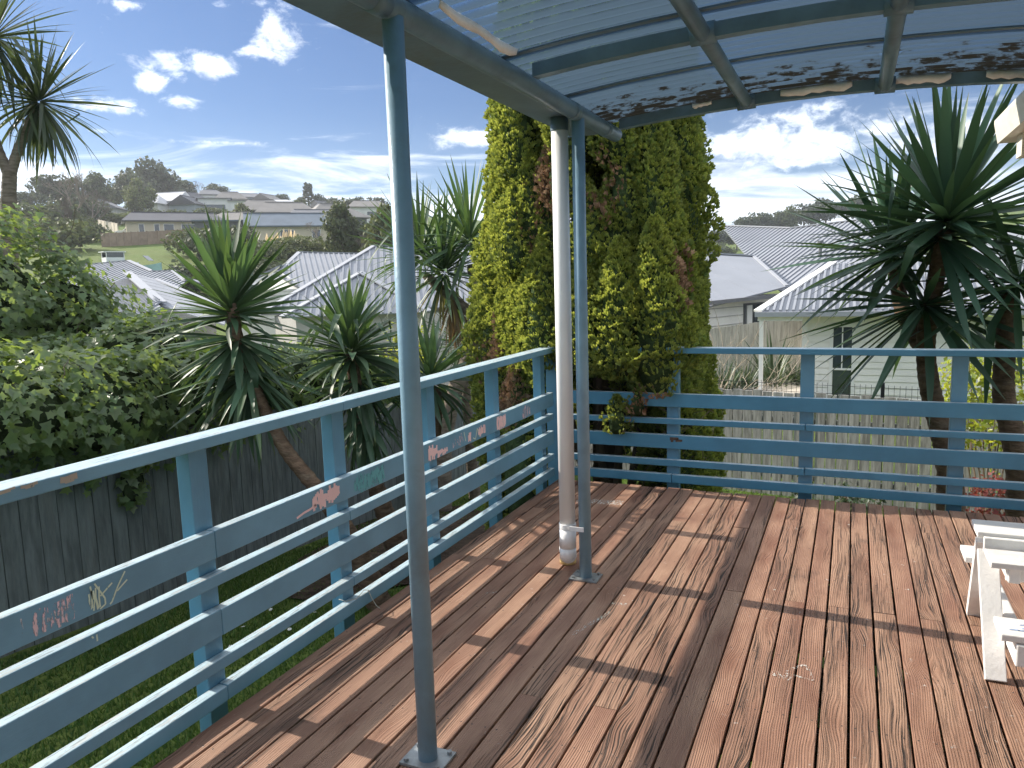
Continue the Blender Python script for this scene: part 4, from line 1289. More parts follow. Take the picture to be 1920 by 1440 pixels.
for (b0, t0, r) in lobes:
    Ls = (t0 - b0).length
    n = int(dens * r * Ls * 3.9)
    t_ = RNG.random(n) ** 0.9
    ph = RNG.random(n) * TAU
    # flame profile with knuckles
    prof = np.sin(np.pi * np.clip(t_, 0, 1) ** 0.62) ** 0.75 * (1 - .25 * t_)
    knob = 1 + .20 * np.sin(ph * 3 + t_ * 11 + r * 40) + .16 * np.sin(ph * 4 - t_ * 23) * np.sin(ph + t_ * 31)
    rr = r * prof * knob * (1 + RNG.normal(0, .045, n))
    ax = np.array(t0 - b0)
    P = np.array(b0)[None] + ax[None] * t_[:, None]
    P[:, 0] += rr * np.cos(ph)
    P[:, 1] += rr * np.sin(ph)
    N = np.stack([np.cos(ph) * .75, np.sin(ph) * .75, np.full(n, .80) + t_ * .5], 1) + RNG.normal(0, .22, (n, 3))
    PA.append(P)
    NA_.append(N)
    dd = np.min(np.stack([np.linalg.norm((P - np.array(s)) * np.array([1, 1, .6]), axis=1) for s in deadspots]), axis=0)
    DEAD.append(dd + RNG.normal(0, .03, n) < .16)
    SC.append(np.full(n, .041) * (0.8 + .5 * RNG.random(n)) * min(1, .55 + r * 1.6))
    # added opaque core: blocks light, inner shade put into its dark colour
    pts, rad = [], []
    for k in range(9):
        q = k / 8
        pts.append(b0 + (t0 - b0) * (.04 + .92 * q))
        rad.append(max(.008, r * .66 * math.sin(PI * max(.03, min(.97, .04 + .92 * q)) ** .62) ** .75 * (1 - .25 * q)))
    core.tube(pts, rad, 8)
P, N, SC, DEAD = np.concatenate(PA), np.concatenate(NA_), np.concatenate(SC), np.concatenate(DEAD)
buried = np.zeros(len(P), bool)
for (b0, t0, r) in lobes:
    ax = np.array(t0 - b0)
    u = np.clip(((P - np.array(b0)) @ ax) / (ax @ ax), 0, 1)
    pr_ = r * .72 * np.sin(np.pi * np.clip(u, .02, .98) ** .62) ** .75 * (1 - .25 * u)
    buried |= np.linalg.norm(P - (np.array(b0) + u[:, None] * ax), axis=1) < pr_
keep = ~buried & (P[:, 1] > 5.40) & ((P[:, 1] > 5.715) | (P[:, 2] > .84) | ((P[:, 1] < 5.60) & (P[:, 1] > 5.50) & (P[:, 2] > .34)))
P, N, SC, DEAD = P[keep], N[keep], SC[keep], DEAD[keep]
for nm, sel, mt in (('foliage', ~DEAD, m_cyp), ('dead_foliage', DEAD, m_cypdead)):
    V, F, rn, tp = scatter(P[sel], N[sel], spt, spf, SC[sel], RNG.random(sel.sum()) * TAU, sptip)
    lc = RNG.random(len(V))
    me = npmesh(nm, V - np.array(CY['_loc']), F, {'rnd': rn, 'tip': tp * (.35 + .65 * (rn > .35))})
    o = link(nm, me, mt, CY)
    o['kind'] = 'stuff'
o = core.build('shade_core', m_core, CY, smooth=True)
o['kind'] = 'stuff'
trunk(CY, [(-2.1, 6.9, gz(0, 6.9) - .1), (-2.1, 6.88, 0.4), (-2.12, 6.86, 2.0)], [.16, .13, .09], m_farbark, seed=15, rings=False)
for i, (x, y) in enumerate(((-1.75, 6.35), (-1.5, 6.45), (-2.35, 6.3), (-1.95, 6.2))):
    trunk(CY, [(-2.0 + .1 * i, 6.75, gz(0, 6.7) - .05), ((x - 2) / 2, (y + 6.6) / 2, -.2), (x, y, .95)], [.055, .04, .03], m_farbark, seed=20 + i, rings=False, name='limb', n=7)
# dead twiggy sprigs under the skirt
m = MB()
rb = random.Random(4)
for i in range(120):
    x, y, z = rb.uniform(-2.4, -1.0), rb.uniform(5.8, 6.3), rb.uniform(-.9, .65)
    p = Vector((x, y, z))
    d = Vector((rb.uniform(-1, 1), rb.uniform(-1, .2), rb.uniform(-.3, 1))).normalized()
    for k in range(3):
        q = p + d * rb.uniform(.06, .14)
        m.bar(p, q, .004, .004, (0.1, .2, 1))
        p = q
        d = (d + Vector((rb.uniform(-.6, .6), rb.uniform(-.6, .6), rb.uniform(-.5, .5)))).normalized()
o = m.build('dry_twigs', m_twig, CY)
o['kind'] = 'stuff'

# --- ivy over the left fence
IV = thing('ivy_hedge', 'mass of large leaved ivy spilling over the dark green fence at the left', 'ivy', (-6.2, 4.2, 0.2))
ivt = [(0, 0, 0)]
outl = [(.10, -.30), (.52, -.34), (.40, .02), (.62, .26), (.30, .34), (.0, .92), (-.30, .34), (-.62, .26), (-.40, .02), (-.52, -.34), (-.10, -.30)]
ivt += [(x, y, .10 * (abs(x)) - .10 * y * y) for x, y in outl]
ivt = np.array(ivt, dtype=float)
ivf = np.array([(0, i, i + 1) for i in range(1, len(outl))] + [(0, len(outl), 1)])
ivtip = np.array([.0] + [.8] * len(outl)) * .6
blobs = [  # centre, radii
    ((-8.7, 5.0, 1.15), (1.35, 1.25, 1.35)), ((-8.5, 3.4, .95), (1.3, 1.1, 1.4)), ((-8.0, 5.75, .95), (.75, .75, .98)), ((-7.3, 5.75, .62), (.65, .65, .75)), ((-7.3, 4.8, .35), (1.0, 1.3, .80)), ((-7.0, 3.3, .45), (1.0, 1.2, .80)), ((-6.6, 5.4, .50), (.6, .7, .62)),
    ((-5.85, 3.2, .75), (.65, .85, .55)), ((-5.75, 4.2, .62), (.55, .75, .50)), ((-5.80, 5.1, .55), (.50, .75, .48)), ((-5.85, 6.0, .55), (.45, .8, .46)),
    ((-5.35, 3.4, .72), (.32, .50, .30)), ((-5.38, 4.10, .55), (.28, .45, .28)), ((-5.95, 7.0, .35), (.45, .8, .52)), ((-6.0, 8.0, .20), (.45, .8, .55)), ((-6.3, 5.4, .95), (.45, .6, .35)),
    ((-5.42, 4.45, .40), (.12, .16, .34)), ((-5.46, 4.42, -.02), (.06, .14, .22)), ((-6.0, 9.0, .1), (.4, .7, .5))]
PA, NA_, HG = [], [], []
core = MB()  # added solid cores, coloured dark for the shade between the leaves
for (c_, r3) in blobs:
    c_, r3 = np.array(c_), np.array(r3)
    area = 4 * PI * ((r3[0] * r3[1]) ** 1.6 / 3 + (r3[0] * r3[2]) ** 1.6 / 3 + (r3[1] * r3[2]) ** 1.6 / 3) ** (1 / 1.6)
    n = int(area * 430)
    u = RNG.normal(0, 1, (n, 3))
    u /= np.linalg.norm(u, axis=1, keepdims=True)
    lump = 1 + .10 * np.sin(u[:, 0:1] * 7 + c_[0] * 9) + .10 * np.sin(u[:, 1:2] * 8 + c_[1] * 7) + .09 * np.sin(u[:, 2:3] * 9 + c_[2] * 5)
    P = c_ + u * r3 * lump * (1 + RNG.normal(0, .055, (n, 1)))
    N = u / r3
    N /= np.linalg.norm(N, axis=1, keepdims=True)
    PA.append(P)
    NA_.append(N)
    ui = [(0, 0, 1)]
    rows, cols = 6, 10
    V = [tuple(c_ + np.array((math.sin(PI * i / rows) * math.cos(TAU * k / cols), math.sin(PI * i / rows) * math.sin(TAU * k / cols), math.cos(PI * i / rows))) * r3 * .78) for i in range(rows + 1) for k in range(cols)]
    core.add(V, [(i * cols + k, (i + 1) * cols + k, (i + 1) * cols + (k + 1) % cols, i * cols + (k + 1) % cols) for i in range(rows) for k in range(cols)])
P, N = np.concatenate(PA), np.concatenate(NA_)
# drop leaves buried in other blobs
inside = np.zeros(len(P), bool)
for (c_, r3) in blobs:
    inside |= (np.sum(((P - np.array(c_)) / (np.array(r3) * .84)) ** 2, axis=1) < 1)
behind = (P[:, 0] < -5.5) | (P[:, 2] > 1.075 - .131 * P[:, 1] + .02) | (P[:, 0] > -5.49)
keep = (~inside) & behind & (P[:, 2] > gz(0, P[:, 1]) + .1)
P, N = P[keep], N[keep]
# leaves hang: their faces look outwards and up, tips point down
N = N * np.array([1, 1, .8]) + np.array([.10, -.12, .50]) + RNG.normal(0, .38, N.shape)
dist = np.linalg.norm(P - np.array([0, 0, EYE]), axis=1)
size = np.where(P[:, 0] < -7, .062, .064) * (.60 + .75 * RNG.random(len(P)))
view = (np.array([0, 0, EYE]) - P)
facing = np.sum(view * N, axis=1) / dist / np.linalg.norm(N, axis=1)
outer = (P[:, 0] > -6.9)
score = size / dist * np.clip(facing, .05, 1) * outer * (P[:, 0] / -P[:, 1] < 1.75)
order = np.argsort(-score)
single = np.zeros(len(P), bool)
single[order[:290]] = True
A, B, C = frames(N)
spin = PI + RNG.normal(0, .7, len(P))
ivme = npmesh('ivy_leaf', ivt, ivf, {'rnd': np.zeros(len(ivt)), 'tip': ivtip})
ivme.materials.append(m_ivy)
for i in order[:290]:
    c, s = math.cos(spin[i]), math.sin(spin[i])
    a_ = Vector(A[i] * c + B[i] * s)
    b_ = Vector(B[i] * c - A[i] * s)
    M = Matrix((a_, b_, Vector(C[i]))).transposed()
    o = bpy.data.objects.new('leaf', ivme)
    COL.objects.link(o)
    o.parent = IV
    o.rotation_mode = 'QUATERNION'
    o.rotation_quaternion = M.to_quaternion()
    o.location = Vector(P[i]) - Vector(IV['_loc'])
    o.scale = (size[i],) * 3
V, F, rn, tp = scatter(P[~single], N[~single], ivt, ivf, size[~single], spin[~single], ivtip)
o = link('leaves', npmesh('leaves', V - np.array(IV['_loc']), F, {'rnd': rn, 'tip': tp}), m_ivy, IV)
o['kind'] = 'stuff'
o = core.build('ivy_shade_core', m_ivycore, IV, smooth=True)
o['kind'] = 'stuff'
m = MB()
rb = random.Random(9)
for i in range(150):
    k = rb.randrange(len(P))
    p = Vector(P[k])
    d = Vector((rb.uniform(-1, 1), rb.uniform(-1, 1), rb.uniform(-.2, 1))).normalized()
    for j in range(4):
        q = p + d * rb.uniform(.05, .12)
        m.bar(p, q, .006, .006, (.1, .2, 1))
        p = q
        d = (d + Vector((rb.uniform(-.5, .5), rb.uniform(-.5, .5), rb.uniform(-.6, .3)))).normalized()
o = m.build('stems', m_stem, IV)
o['kind'] = 'stuff'

# --- shrubs beyond the far railing
oval = np.array([(0, 0, 0), (.32, .35, .05), (0, 1, -.08), (-.32, .35, .05)], dtype=float)
ovalf = np.array([(0, 1, 2), (0, 2, 3)])
ovt = np.array([0, .2, .6, .2])


def shrub(name, label, cat, c_, r3, n, lsize, mat, stems=14, stemmat=None, hollow=.55, seed=0, tv=oval, tf=ovalf, tt=ovt, group=None):
    t_ = thing(name, label, cat, (c_[0], c_[1], zg(c_[0], c_[1])), group)
    rs = np.random.default_rng(seed)
    u = rs.normal(0, 1, (n, 3))
    u /= np.linalg.norm(u, axis=1, keepdims=True)
    lump = 1 + .22 * np.sin(u[:, 0:1] * 5 + seed) * np.sin(u[:, 1:2] * 6 + seed * 2) + .15 * np.sin(u[:, 2:3] * 9 + seed)
    P = np.array(c_) + u * np.array(r3) * lump * (hollow + (1 - hollow) * rs.random((n, 1)) ** .5)
    N = u + rs.normal(0, .55, (n, 3)) + np.array([0, 0, .3])
    V, F, rn, tp = scatter(P, N, tv, tf, lsize * (.6 + .7 * rs.random(n)), rs.random(n) * TAU, tt)
    o = link('leaves', npmesh('leaves', V - np.array(t_['_loc']), F, {'rnd': rn, 'tip': tp}), mat, t_)
    o['kind'] = 'stuff'
    m = MB()
    r_ = random.Random(seed)
    z0 = zg(c_[0], c_[1]) - .05
    for i in range(stems):
        a = r_.uniform(0, TAU)
        e = Vector(c_) + Vector((math.cos(a) * r3[0] * r_.uniform(.2, .9), math.sin(a) * r3[1] * r_.uniform(.2, .9), r3[2] * r_.uniform(-.2, .8)))
        b0 = Vector((c_[0] + r_.uniform(-.05, .05), c_[1] + r_.uniform(-.05, .05), z0))
        md = b0.lerp(e, .5) + Vector((r_.uniform(-.05, .05), r_.uniform(-.05, .05), .08))
        m.tube([b0, md, e], [.012, .008, .004], 5)
    o = m.build('stems', stemmat or m_twig, t_)
    o['kind'] = 'stuff'
    return t_


shrub('maple_shrub', 'low red leaved maple below the far railing at the right', 'shrub', (1.62, 9.25, -.93), (.52, .32, .34), 1300, .055, m_maple, 22, seed=3)
shrub('shrub', 'yellow green shrub behind the trunks of the big right yucca', 'shrub', (1.55, 10.35, .02), (.62, .45, .75), 1900, .075, m_lemon, 16, seed=5)
shrub('shrub', 'bright green bush behind the nearest roof post, in front of a pale wall', 'shrub', (-5.75, 9.3, .25), (.42, .6, .65), 1100, .085, m_lemon, 12, seed=6)
for i, (x, y, h, lb) in enumerate(((-.55, 11.0, .45, 'small weed by the grey palings, left of the middle far railing post'), (.02, 10.9, .42, 'small leafy weed by the grey palings, right of the middle far railing post'), (.30, 10.6, .34, 'low weed at the deck edge in front of the grey palings'))):
    shrub('weed', lb, 'weed', (x, y, zg(x, y) + h * .55), (.16, .14, h * .5), 90, .07, m_flax, 5, seed=20 + i)

# strap-leaved plants by the patio
def strap_plant(label, x, y, n, L, seed, mat=m_flax):
    t_ = thing('flax_plant', label, 'flax plant', (x, y, zg(x, y)))
    me = [blade_mesh('strap_leaf', L * 1.15, .075, d, .2, 6) for d in (.5, 1.0, 1.6)]
    for q in me:
        q.materials.append(mat)
    rosette(t_, (x, y, zg(x, y)), (0, 0, 1), n * 2, me, mat, .1, 1.1, (.7, 1.1), seed, .8, .08)


strap_plant('tall upright flax plant behind the white porch post', -2.15, 24.2, 46, 1.75, 51)
strap_plant('drooping strap leaved plant right of the porch post', -1.95, 22.9, 60, 1.15, 52)
strap_plant('drooping strap leaved plant by the white house corner', -1.45, 23.6, 60, 1.2, 53)
strap_plant('dark strap leaved plant left of the porch post', -2.75, 22.4, 60, 1.2, 54)
strap_plant('strap leaved plant nearest the dry twiggy bush', -3.2, 21.6, 60, 1.15, 55)
# dry twiggy bush
db = thing('dry_bush', 'leafless tangle of dry twigs beside the right flank of the conifer', 'bush', (-2.15, 14.2, zg(-2.15, 14.2)))
m = MB()
rb = random.Random(6)
for i in range(46):
    p = Vector((-2.15 + rb.uniform(-.25, .25), 14.2 + rb.uniform(-.2, .2), zg(-2.15, 14.2)))
    d = Vector((rb.uniform(-.5, .6), rb.uniform(-.4, .4), 1)).normalized()
    r = .014
    for k in range(7):
        q = p + d * rb.uniform(.28, .50)
        m.bar(p, q, r, r, (.1, .3, 1))
        if k > 1:
            e = (d + Vector((rb.uniform(-1, 1), rb.uniform(-1, 1), rb.uniform(-.7, .6)))).normalized()
            m.bar(q, q + e * rb.uniform(.15, .35), r * .6, r * .6, (.1, .3, 1))
        p = q
        r *= .85
        d = (d + Vector((rb.uniform(-.45, .45), rb.uniform(-.45, .45), rb.uniform(-.45, .15)))).normalized()
    
m_dryt = simple('bleached_twig', (0.42, 0.34, 0.26), 0.85, 0.3, 12.0)
o = m.build('twigs', m_dryt, db)
o['kind'] = 'stuff'

# --- lawn grass, mulch and daisies
tri_b = np.array([(-.5, 0, 0), (.5, 0, 0), (.12, .25, 1.0)])
def grass(n, xr, yr, h, seed, label=None, ok=None):
    rs = np.random.default_rng(seed)
    x = rs.uniform(*xr, n)
    y = rs.uniform(*yr, n)
    if ok is not None:
        k = ok(x, y)
        x, y = x[k], y[k]
        n = len(x)
    cl = .6 + .5 * np.sin(x * 3.1 + np.sin(y * 2.3)) * np.sin(y * 2.7)
    z = -0.75 - 0.085 * y - .004
    P = np.stack([x, y, z], 1)
    hh = h * (.5 + .6 * rs.random(n)) * (.7 + .45 * cl)
    a = rs.random(n) * TAU
    w = .0045 + .004 * rs.random(n)
    T = np.stack([-w, np.zeros(n), np.zeros(n)], 1)
    A = np.stack([np.cos(a), np.sin(a), np.zeros(n)], 1)
    lean = np.stack([np.cos(a * 3), np.sin(a * 3), np.zeros(n)], 1) * (hh * rs.uniform(.1, .8, n))[:, None]
    V = np.stack([P - A * w[:, None], P + A * w[:, None], P + lean + np.stack([np.zeros(n), np.zeros(n), hh], 1)], 1).reshape(-1, 3)
    F = np.arange(3 * n).reshape(n, 3)
    return V, F, np.repeat(rs.random(n), 3)


Vs, Fs, Rs = [], [], []
off = 0
for args in ((62000, (-5.45, -2.2), (.8, 8.6), .055, 1, None, lambda x, y: (x < -2.25) & ~((x > -4.6) & (y > 5.6) & (RNG.random(len(x)) < .8))), (26000, (-5.4, 3.2), (8.0, 12.2), .06, 2), (12000, (-2.2, 3.0), (5.75, 8.0), .06, 3)):
    V, F, R_ = grass(*args)
    Vs.append(V)
    Fs.append(F + off)
    Rs.append(R_)
    off += len(V)
V, F, R_ = np.concatenate(Vs), np.concatenate(Fs), np.concatenate(Rs)
o = link('grass', npmesh('grass', V, F, {'rnd': R_, 'tip': np.zeros(len(V))}), m_grass)
tag(o, kind='stuff')
# mulch bed under the left plants
m = MB()
rs = random.Random(3)
N1 = 26
ring_pts = []
for k in range(N1):
    a = TAU * k / N1
    rr = 1 + .12 * math.sin(3 * a) + .08 * math.sin(7 * a)
    x, y = -4.35 + 1.15 * rr * math.cos(a), 7.3 + 1.9 * rr * math.sin(a)
    x = max(x, -5.5)
    ring_pts.append((x, y, gz(0, y) + .02))
cpt = (-4.35, 7.3, gz(0, 7.3) + .05)
m.add([cpt] + ring_pts, [(0, i + 1, (i + 1) % N1 + 1) for i in range(N1)])
tag(m.build('mulch_bed', m_soil), kind='structure')
rs = random.Random(21)
spots = [(-4.57, 5.37), (-4.54, 5.47), (-4.45, 5.18), (-4.37, 4.75), (-3.98, 4.81), (-4.28, 4.33), (-4.0, 4.41), (-3.94, 4.46), (-3.3, 6.2), (-4.75, 5.9), (-3.55, 5.2), (-4.1, 4.0), (-3.7, 3.9), (-3.2, 3.6), (-4.6, 4.6), (-3.1, 4.4)]
dmp = MB()
for k in range(7):
    a = TAU * k / 7
    dmp.add([(0, 0, .052), (.012 * math.cos(a - .35), .012 * math.sin(a - .35), .054), (.020 * math.cos(a), .020 * math.sin(a), .056), (.012 * math.cos(a + .35), .012 * math.sin(a + .35), .054)], [(0, 1, 2, 3)])
dme = dmp.mesh('petals')
dme.materials.append(m_daisy)
dst = MB().tube([(0, 0, 0), (.003, 0, .03), (0, 0, .053)], .0015, 4).mesh('stalk')
dst.materials.append(m_grass)
for x, y in spots:
    r0 = thing('daisy', 'tiny white daisy among others in the shaded lawn beyond the left railing', 'daisy', (x, y, gz(0, y)), 'daisies in the lawn')
    for me, nm in ((dme, 'petals'), (dst, 'stalk')):
        o = bpy.data.objects.new(nm, me)
        COL.objects.link(o)
        o.parent = r0
    r0.rotation_euler = (rs.uniform(-.3, .3), rs.uniform(-.3, .3), rs.uniform(0, 6))

# ================================================================== BUILDINGS
def ribs_on(m, poly, pitch, h=.022, w=.045, inset=.0):
    """standing ribs down the fall line of a roof face"""
    P = [Vector(p) for p in poly]
    nrm = Vector((0, 0, 0))
    for i in range(1, len(P) - 1):
        nrm += (P[i] - P[0]).cross(P[i + 1] - P[0])
    nrm.normalize()
    if nrm.z < 0:
        nrm = -nrm
    across = Vector((-nrm.y, nrm.x, 0)).normalized()
    fall = nrm.cross(across).normalized()
    o = sum(P, Vector()) / len(P)
    Q = [((p - o).dot(across), (p - o).dot(fall)) for p in P]
    u0, u1 = min(q[0] for q in Q), max(q[0] for q in Q)
    u = u0 + pitch * .5
    while u < u1:
        hits = []
        for (a, b), (c, d) in zip(Q, Q[1:] + Q[:1]):
            if (a - u) * (c - u) < 0:
                t_ = (u - a) / (c - a)
                hits.append(b + (d - b) * t_)
        hits.sort()
        for v0, v1 in zip(hits[0::2], hits[1::2]):
            if v1 - v0 > .05:
                p = o + across * u + fall * (v0 + .02) + nrm * h * .5
                q = o + across * u + fall * (v1 - .02) + nrm * h * .5
                m.bar(p, q, w, h, nrm)
        u += pitch


def planar(poly):
    P = [Vector(p) for p in poly]
    nrm = Vector((0, 0, 0))
    for i in range(1, len(P) - 1):
        nrm += (P[i] - P[0]).cross(P[i + 1] - P[0])
    o_ = sum(P, Vector()) / len(P)
    return [(p.x, p.y, o_.z - ((p.x - o_.x) * nrm.x + (p.y - o_.y) * nrm.y) / nrm.z) for p in P]


def roof_face(parent, poly, mat, pitch=None, th=.06, name='roof_face', **k):
    poly = planar(poly)
    m = MB().slab(poly, th)
    if pitch:
        ribs_on(m, poly, pitch, **k)
    return m.build(name, mat, parent)


def ridge_cap(parent, p, q, mat, w=.28, h=.05):
    MB().bar(Vector(p) + Vector((0, 0, .03)), Vector(q) + Vector((0, 0, .03)), w, h).build('ridge_cap', mat, parent)


def wall_under(parent, pts, mat, depth=4.0, name='wall', inset=.4):
    """box-like wall below an eave line"""
    return None


# --- neighbouring houses below the left fence (pale ribbed roofs)
hN = thing('house', 'pale grey ribbed roof with projecting gable, behind the two yuccas', 'house', (-18.5, 30, -2.6))
Nm = planar([(-21.65, 32.44, 3.38), (-16.0, 36.0, 3.38), (-12.6, 30.6, .50), (-20.6, 25.3, .50), (-21.95, 24.5, .50)])
roof_face(hN, Nm, m_rooflt, .30, w=.075, h=.05)
roof_face(hN, [(-21.65, 32.44, 3.38), (-21.95, 24.5, .50), (-27.5, 32.6, .50)], m_rooflt, .30, w=.075, h=.05)
Ng = planar([(-18.82, 27.11, 2.03), (-19.55, 22.9, .42), (-14.95, 26.0, .42)])
roof_face(hN, Ng, m_rooflt, .30, w=.075, h=.05)
ridge_cap(hN, Nm[0], Nm[4], m_rooflt2)
ridge_cap(hN, Nm[0], Nm[1], m_rooflt2)
ridge_cap(hN, Ng[0], Ng[1], m_rooflt2)
ridge_cap(hN, Ng[0], Ng[2], m_rooflt2, .34)
m = MB()
m.add([(-19.3, 23.4, -2.8), (-15.2, 26.2, -2.8), (-13.2, 30.5, -2.8), (-16, 35.4, -2.8), (-21.4, 32, -2.8), (-26.8, 32.4, -2.8), (-21.7, 25.0, -2.8),
       (-19.3, 23.4, .36), (-15.2, 26.2, .36), (-13.2, 30.5, .36), (-16, 35.4, .36), (-21.4, 32, .36), (-26.8, 32.4, .36), (-21.7, 25.0, .36)],
      [(i, (i + 1) % 7, (i + 1) % 7 + 7, i + 7) for i in range(7)])
m.build('wall', m_greywall, hN)

hB = thing('house', 'pale ribbed roof with a boarded gable end, behind the ribbed roof with the projecting gable', 'house', (-29, 40, -2.8))
hB['label'] = 'pale ribbed roof with boarded gable end, standing behind the larger ribbed roof'
Bf = planar([(-32.69, 40.44, 3.49), (-26.5, 44.2, 3.49), (-21.6, 37.6, .9), (-27.54, 34.31, 1.30), (-30.64, 35.64, 2.50)])
roof_face(hB, Bf, m_rooflt, .32, w=.08, h=.05)
roof_face(hB, [(-32.69, 40.44, 3.49), (-30.64, 35.64, 2.50), (-33.2, 33.9, 1.30), (-37.5, 39.5, 1.2)], m_rooflt, .32, w=.08, h=.05)
ridge_cap(hB, Bf[0], Bf[1], m_rooflt2)
ridge_cap(hB, Bf[0], Bf[4], m_rooflt2)
gb = [(-30.60, 35.75, 2.38), (-28.1, 35.05, 1.42), (-32.6, 34.2, 1.36)]
m = MB()
dpt = Vector((-.55, .8, 0)) * .15
A3 = [Vector(gb[2]), Vector(gb[1]), Vector((gb[1][0], gb[1][1], -2.8)), Vector((gb[2][0], gb[2][1], -2.8))]
m.add([Vector(gb[0])] + A3 + [Vector(gb[0]) + dpt] + [p + dpt for p in A3], [(0, 1, 4, 3, 2), (5, 7, 8, 9, 6), (0, 2, 7, 5), (0, 5, 6, 1), (2, 3, 8, 7), (1, 6, 9, 4), (3, 4, 9, 8)])
m.build('wall', m_wb, hB)
ridge_cap(hB, gb[0], gb[1], m_trim, .12, .14)
ridge_cap(hB, gb[0], gb[2], m_trim, .12, .14)
for k in range(9):
    z = 1.30 - .22 * k
    a, b = A3[0].lerp(A3[1], .06), A3[0].lerp(A3[1], .94)
    MB().bar((a.x + .02, a.y - .03, z), (b.x + .02, b.y - .03, z), .02, .02).build('weatherboard_lap', m_greywall, hB)

hC = thing('house', 'long pale ribbed roof at the left, just above the ivy', 'house', (-42, 36, -2.8))
Cf = planar([(-49.5, 37.4, 3.72), (-45.94, 38.59, 3.77), (-41.26, 36.37, 2.71), (-39.70, 36.60, 2.74), (-36.6, 34.6, 1.7), (-33.6, 29.9, .7), (-39.37, 29.8, .9), (-47, 31, .9)])
m = MB()
roof_face(hC, [Cf[0], Cf[1], Cf[2], Cf[3], Cf[4], Cf[5], Cf[6], Cf[7]], m_rooflt, .40, w=.09, h=.05)
roof_face(hC, [Cf[1], Cf[2], (-38.5, 40.6, 1.2), (-42, 43.2, 1.2)], m_rooflt, None)
roof_face(hC, [Cf[3], Cf[4], (-35.6, 39.6, 1.0), (-38.4, 40.5, 1.2)], m_rooflt, None)
for p, q in ((0, 1), (1, 2), (2, 3), (3, 4)):
    ridge_cap(hC, Cf[p], Cf[q], m_rooflt2)
MB().box(-46, -36, 31.5, 36, -3.2, .7).build('wall', m_greywall, hC)

hD = thing('house', 'blue grey shaded roof with a sunlit ribbed side, nearest house left of the first yucca', 'house', (-28, 25, -2.6))
Dd = [(-33.76, 28.22, 2.48), (-31.53, 27.74, 2.00), (-31.28, 28.03, 2.04), (-22.87, 23.79, .81), (-21.2, 22.1, .25), (-25.35, 22.66, 1.06)]
roof_face(hD, [(-33.76, 28.22, 2.48), (-31.4, 27.9, 2.06), (-22.87, 23.79, .62), (-21.4, 21.9, .15), (-25.35, 22.66, 1.00)], m_rooflt, .55, w=.05, h=.012)
roof_face(hD, [(-33.76, 28.22, 2.48), (-25.35, 22.66, 1.03), (-24.3, 20.6, .35), (-31.5, 20.9, .35), (-34.6, 24.5, .6)], m_rooflt, .34, w=.08, h=.05)
ridge_cap(hD, (-33.76, 28.22, 2.5), (-25.35, 22.66, 1.05), m_rooflt2, .42)
ridge_cap(hD, (-31.4, 27.9, 2.08), (-22.87, 23.79, .66), m_rooflt2, .2)
MB().box(-31, -24.4, 21.6, 24.5, -3.2, .2).build('wall', m_greywall, hD)

# --- grey roofed house on the right, behind the porch
hG = thing('house', 'large grey ribbed roof with a lower smooth wing, right of the conifer', 'house', (-2.5, 38, -2.6))
Gm = planar([(-6.93, 45.47, 2.92), (-2.90, 41.90, 4.18), (1.2, 40.3, 4.18), (3.4, 30.6, .62), (-2.43, 32.91, .70), (-4.30, 37.76, 2.58)])
roof_face(hG, Gm, m_rooflt, .27, w=.07, h=.045)
Gw = planar([(-9.5, 35.4, 2.52), (-4.30, 37.76, 2.58), (-2.43, 32.91, .70), (-5.2, 27.0, .55)])
roof_face(hG, Gw, m_rooflt, 1.6, w=.03, h=.006)
ridge_cap(hG, Gm[0], Gm[1], m_rooflt2)
ridge_cap(hG, Gm[1], Gm[2], m_rooflt2)
ridge_cap(hG, Gw[0], Gw[1], m_rooflt2)
ridge_cap(hG, Gw[1], Gw[2], m_rooflt2, .14)
MB().bar((-5.24, 26.95, .50), (-2.33, 32.92, .64), .12, .14).build('gutter', m_roofmid, hG)
MB().bar((-2.3, 32.80, .66), (3.3, 30.5, .56), .12, .14).build('gutter', m_roofmid, hG)
m = MB()
m.add([(-5.15, 27.8, -2.7), (-2.9, 33.2, -2.7), (-2.9, 33.2, .55), (-5.15, 27.8, .48), (-8.8, 33, -2.7), (-2.9, 37.4, -2.7), (-2.9, 37.4, .58), (-8.8, 33, .58)],
      [(0, 1, 2, 3), (1, 5, 6, 2), (5, 4, 7, 6), (4, 0, 3, 7)])
m.build('wall', m_wb, hG)
m = MB()
m.add([(-2.9, 33.5, -2.7), (3, 31.6, -2.7), (3, 31.6, .5), (-2.9, 33.5, .5), (-2.9, 37, -2.7), (3, 37, -2.7), (3, 37, .5), (-2.9, 37, .5)], [(0, 1, 2, 3), (1, 5, 6, 2), (5, 4, 7, 6), (4, 0, 3, 7)])
m.build('wall', m_greywall, hG)
def on_wing(t_, z, off=.03):
    return (-5.15 + 2.25 * t_ + off * .92, 27.8 + 5.4 * t_ - off * .38, z)


MB().tube([(-1.35, 36.6, 2.2), (-1.35, 36.6, 2.75)], .07, 8).tube([(-1.35, 36.6, 2.75), (-1.35, 36.6, 2.85)], .13, 8).build('vent_pipe', m_darkw, hG)
wf = MB().bar(on_wing(.575, -.72), on_wing(.875, -.72), .06, 2.2).build('window_frame', m_darkw, hG)
MB().bar(on_wing(.69, -.72, .07), on_wing(.86, -.72, .07), .03, 2.05).build('pane', m_glass, wf)
MB().bar(on_wing(.60, -.72, .07), on_wing(.665, -.72, .07), .035, 2.05).build('door_leaf', m_trim, hG)
for k in range(7):
    for a, b in ((.02, .565), (.885, .99)):
        MB().bar(on_wing(a, .28 - .32 * k, .015), on_wing(b, .28 - .32 * k, .015), .03, .025).build('weatherboard_lap', m_greywall, hG)

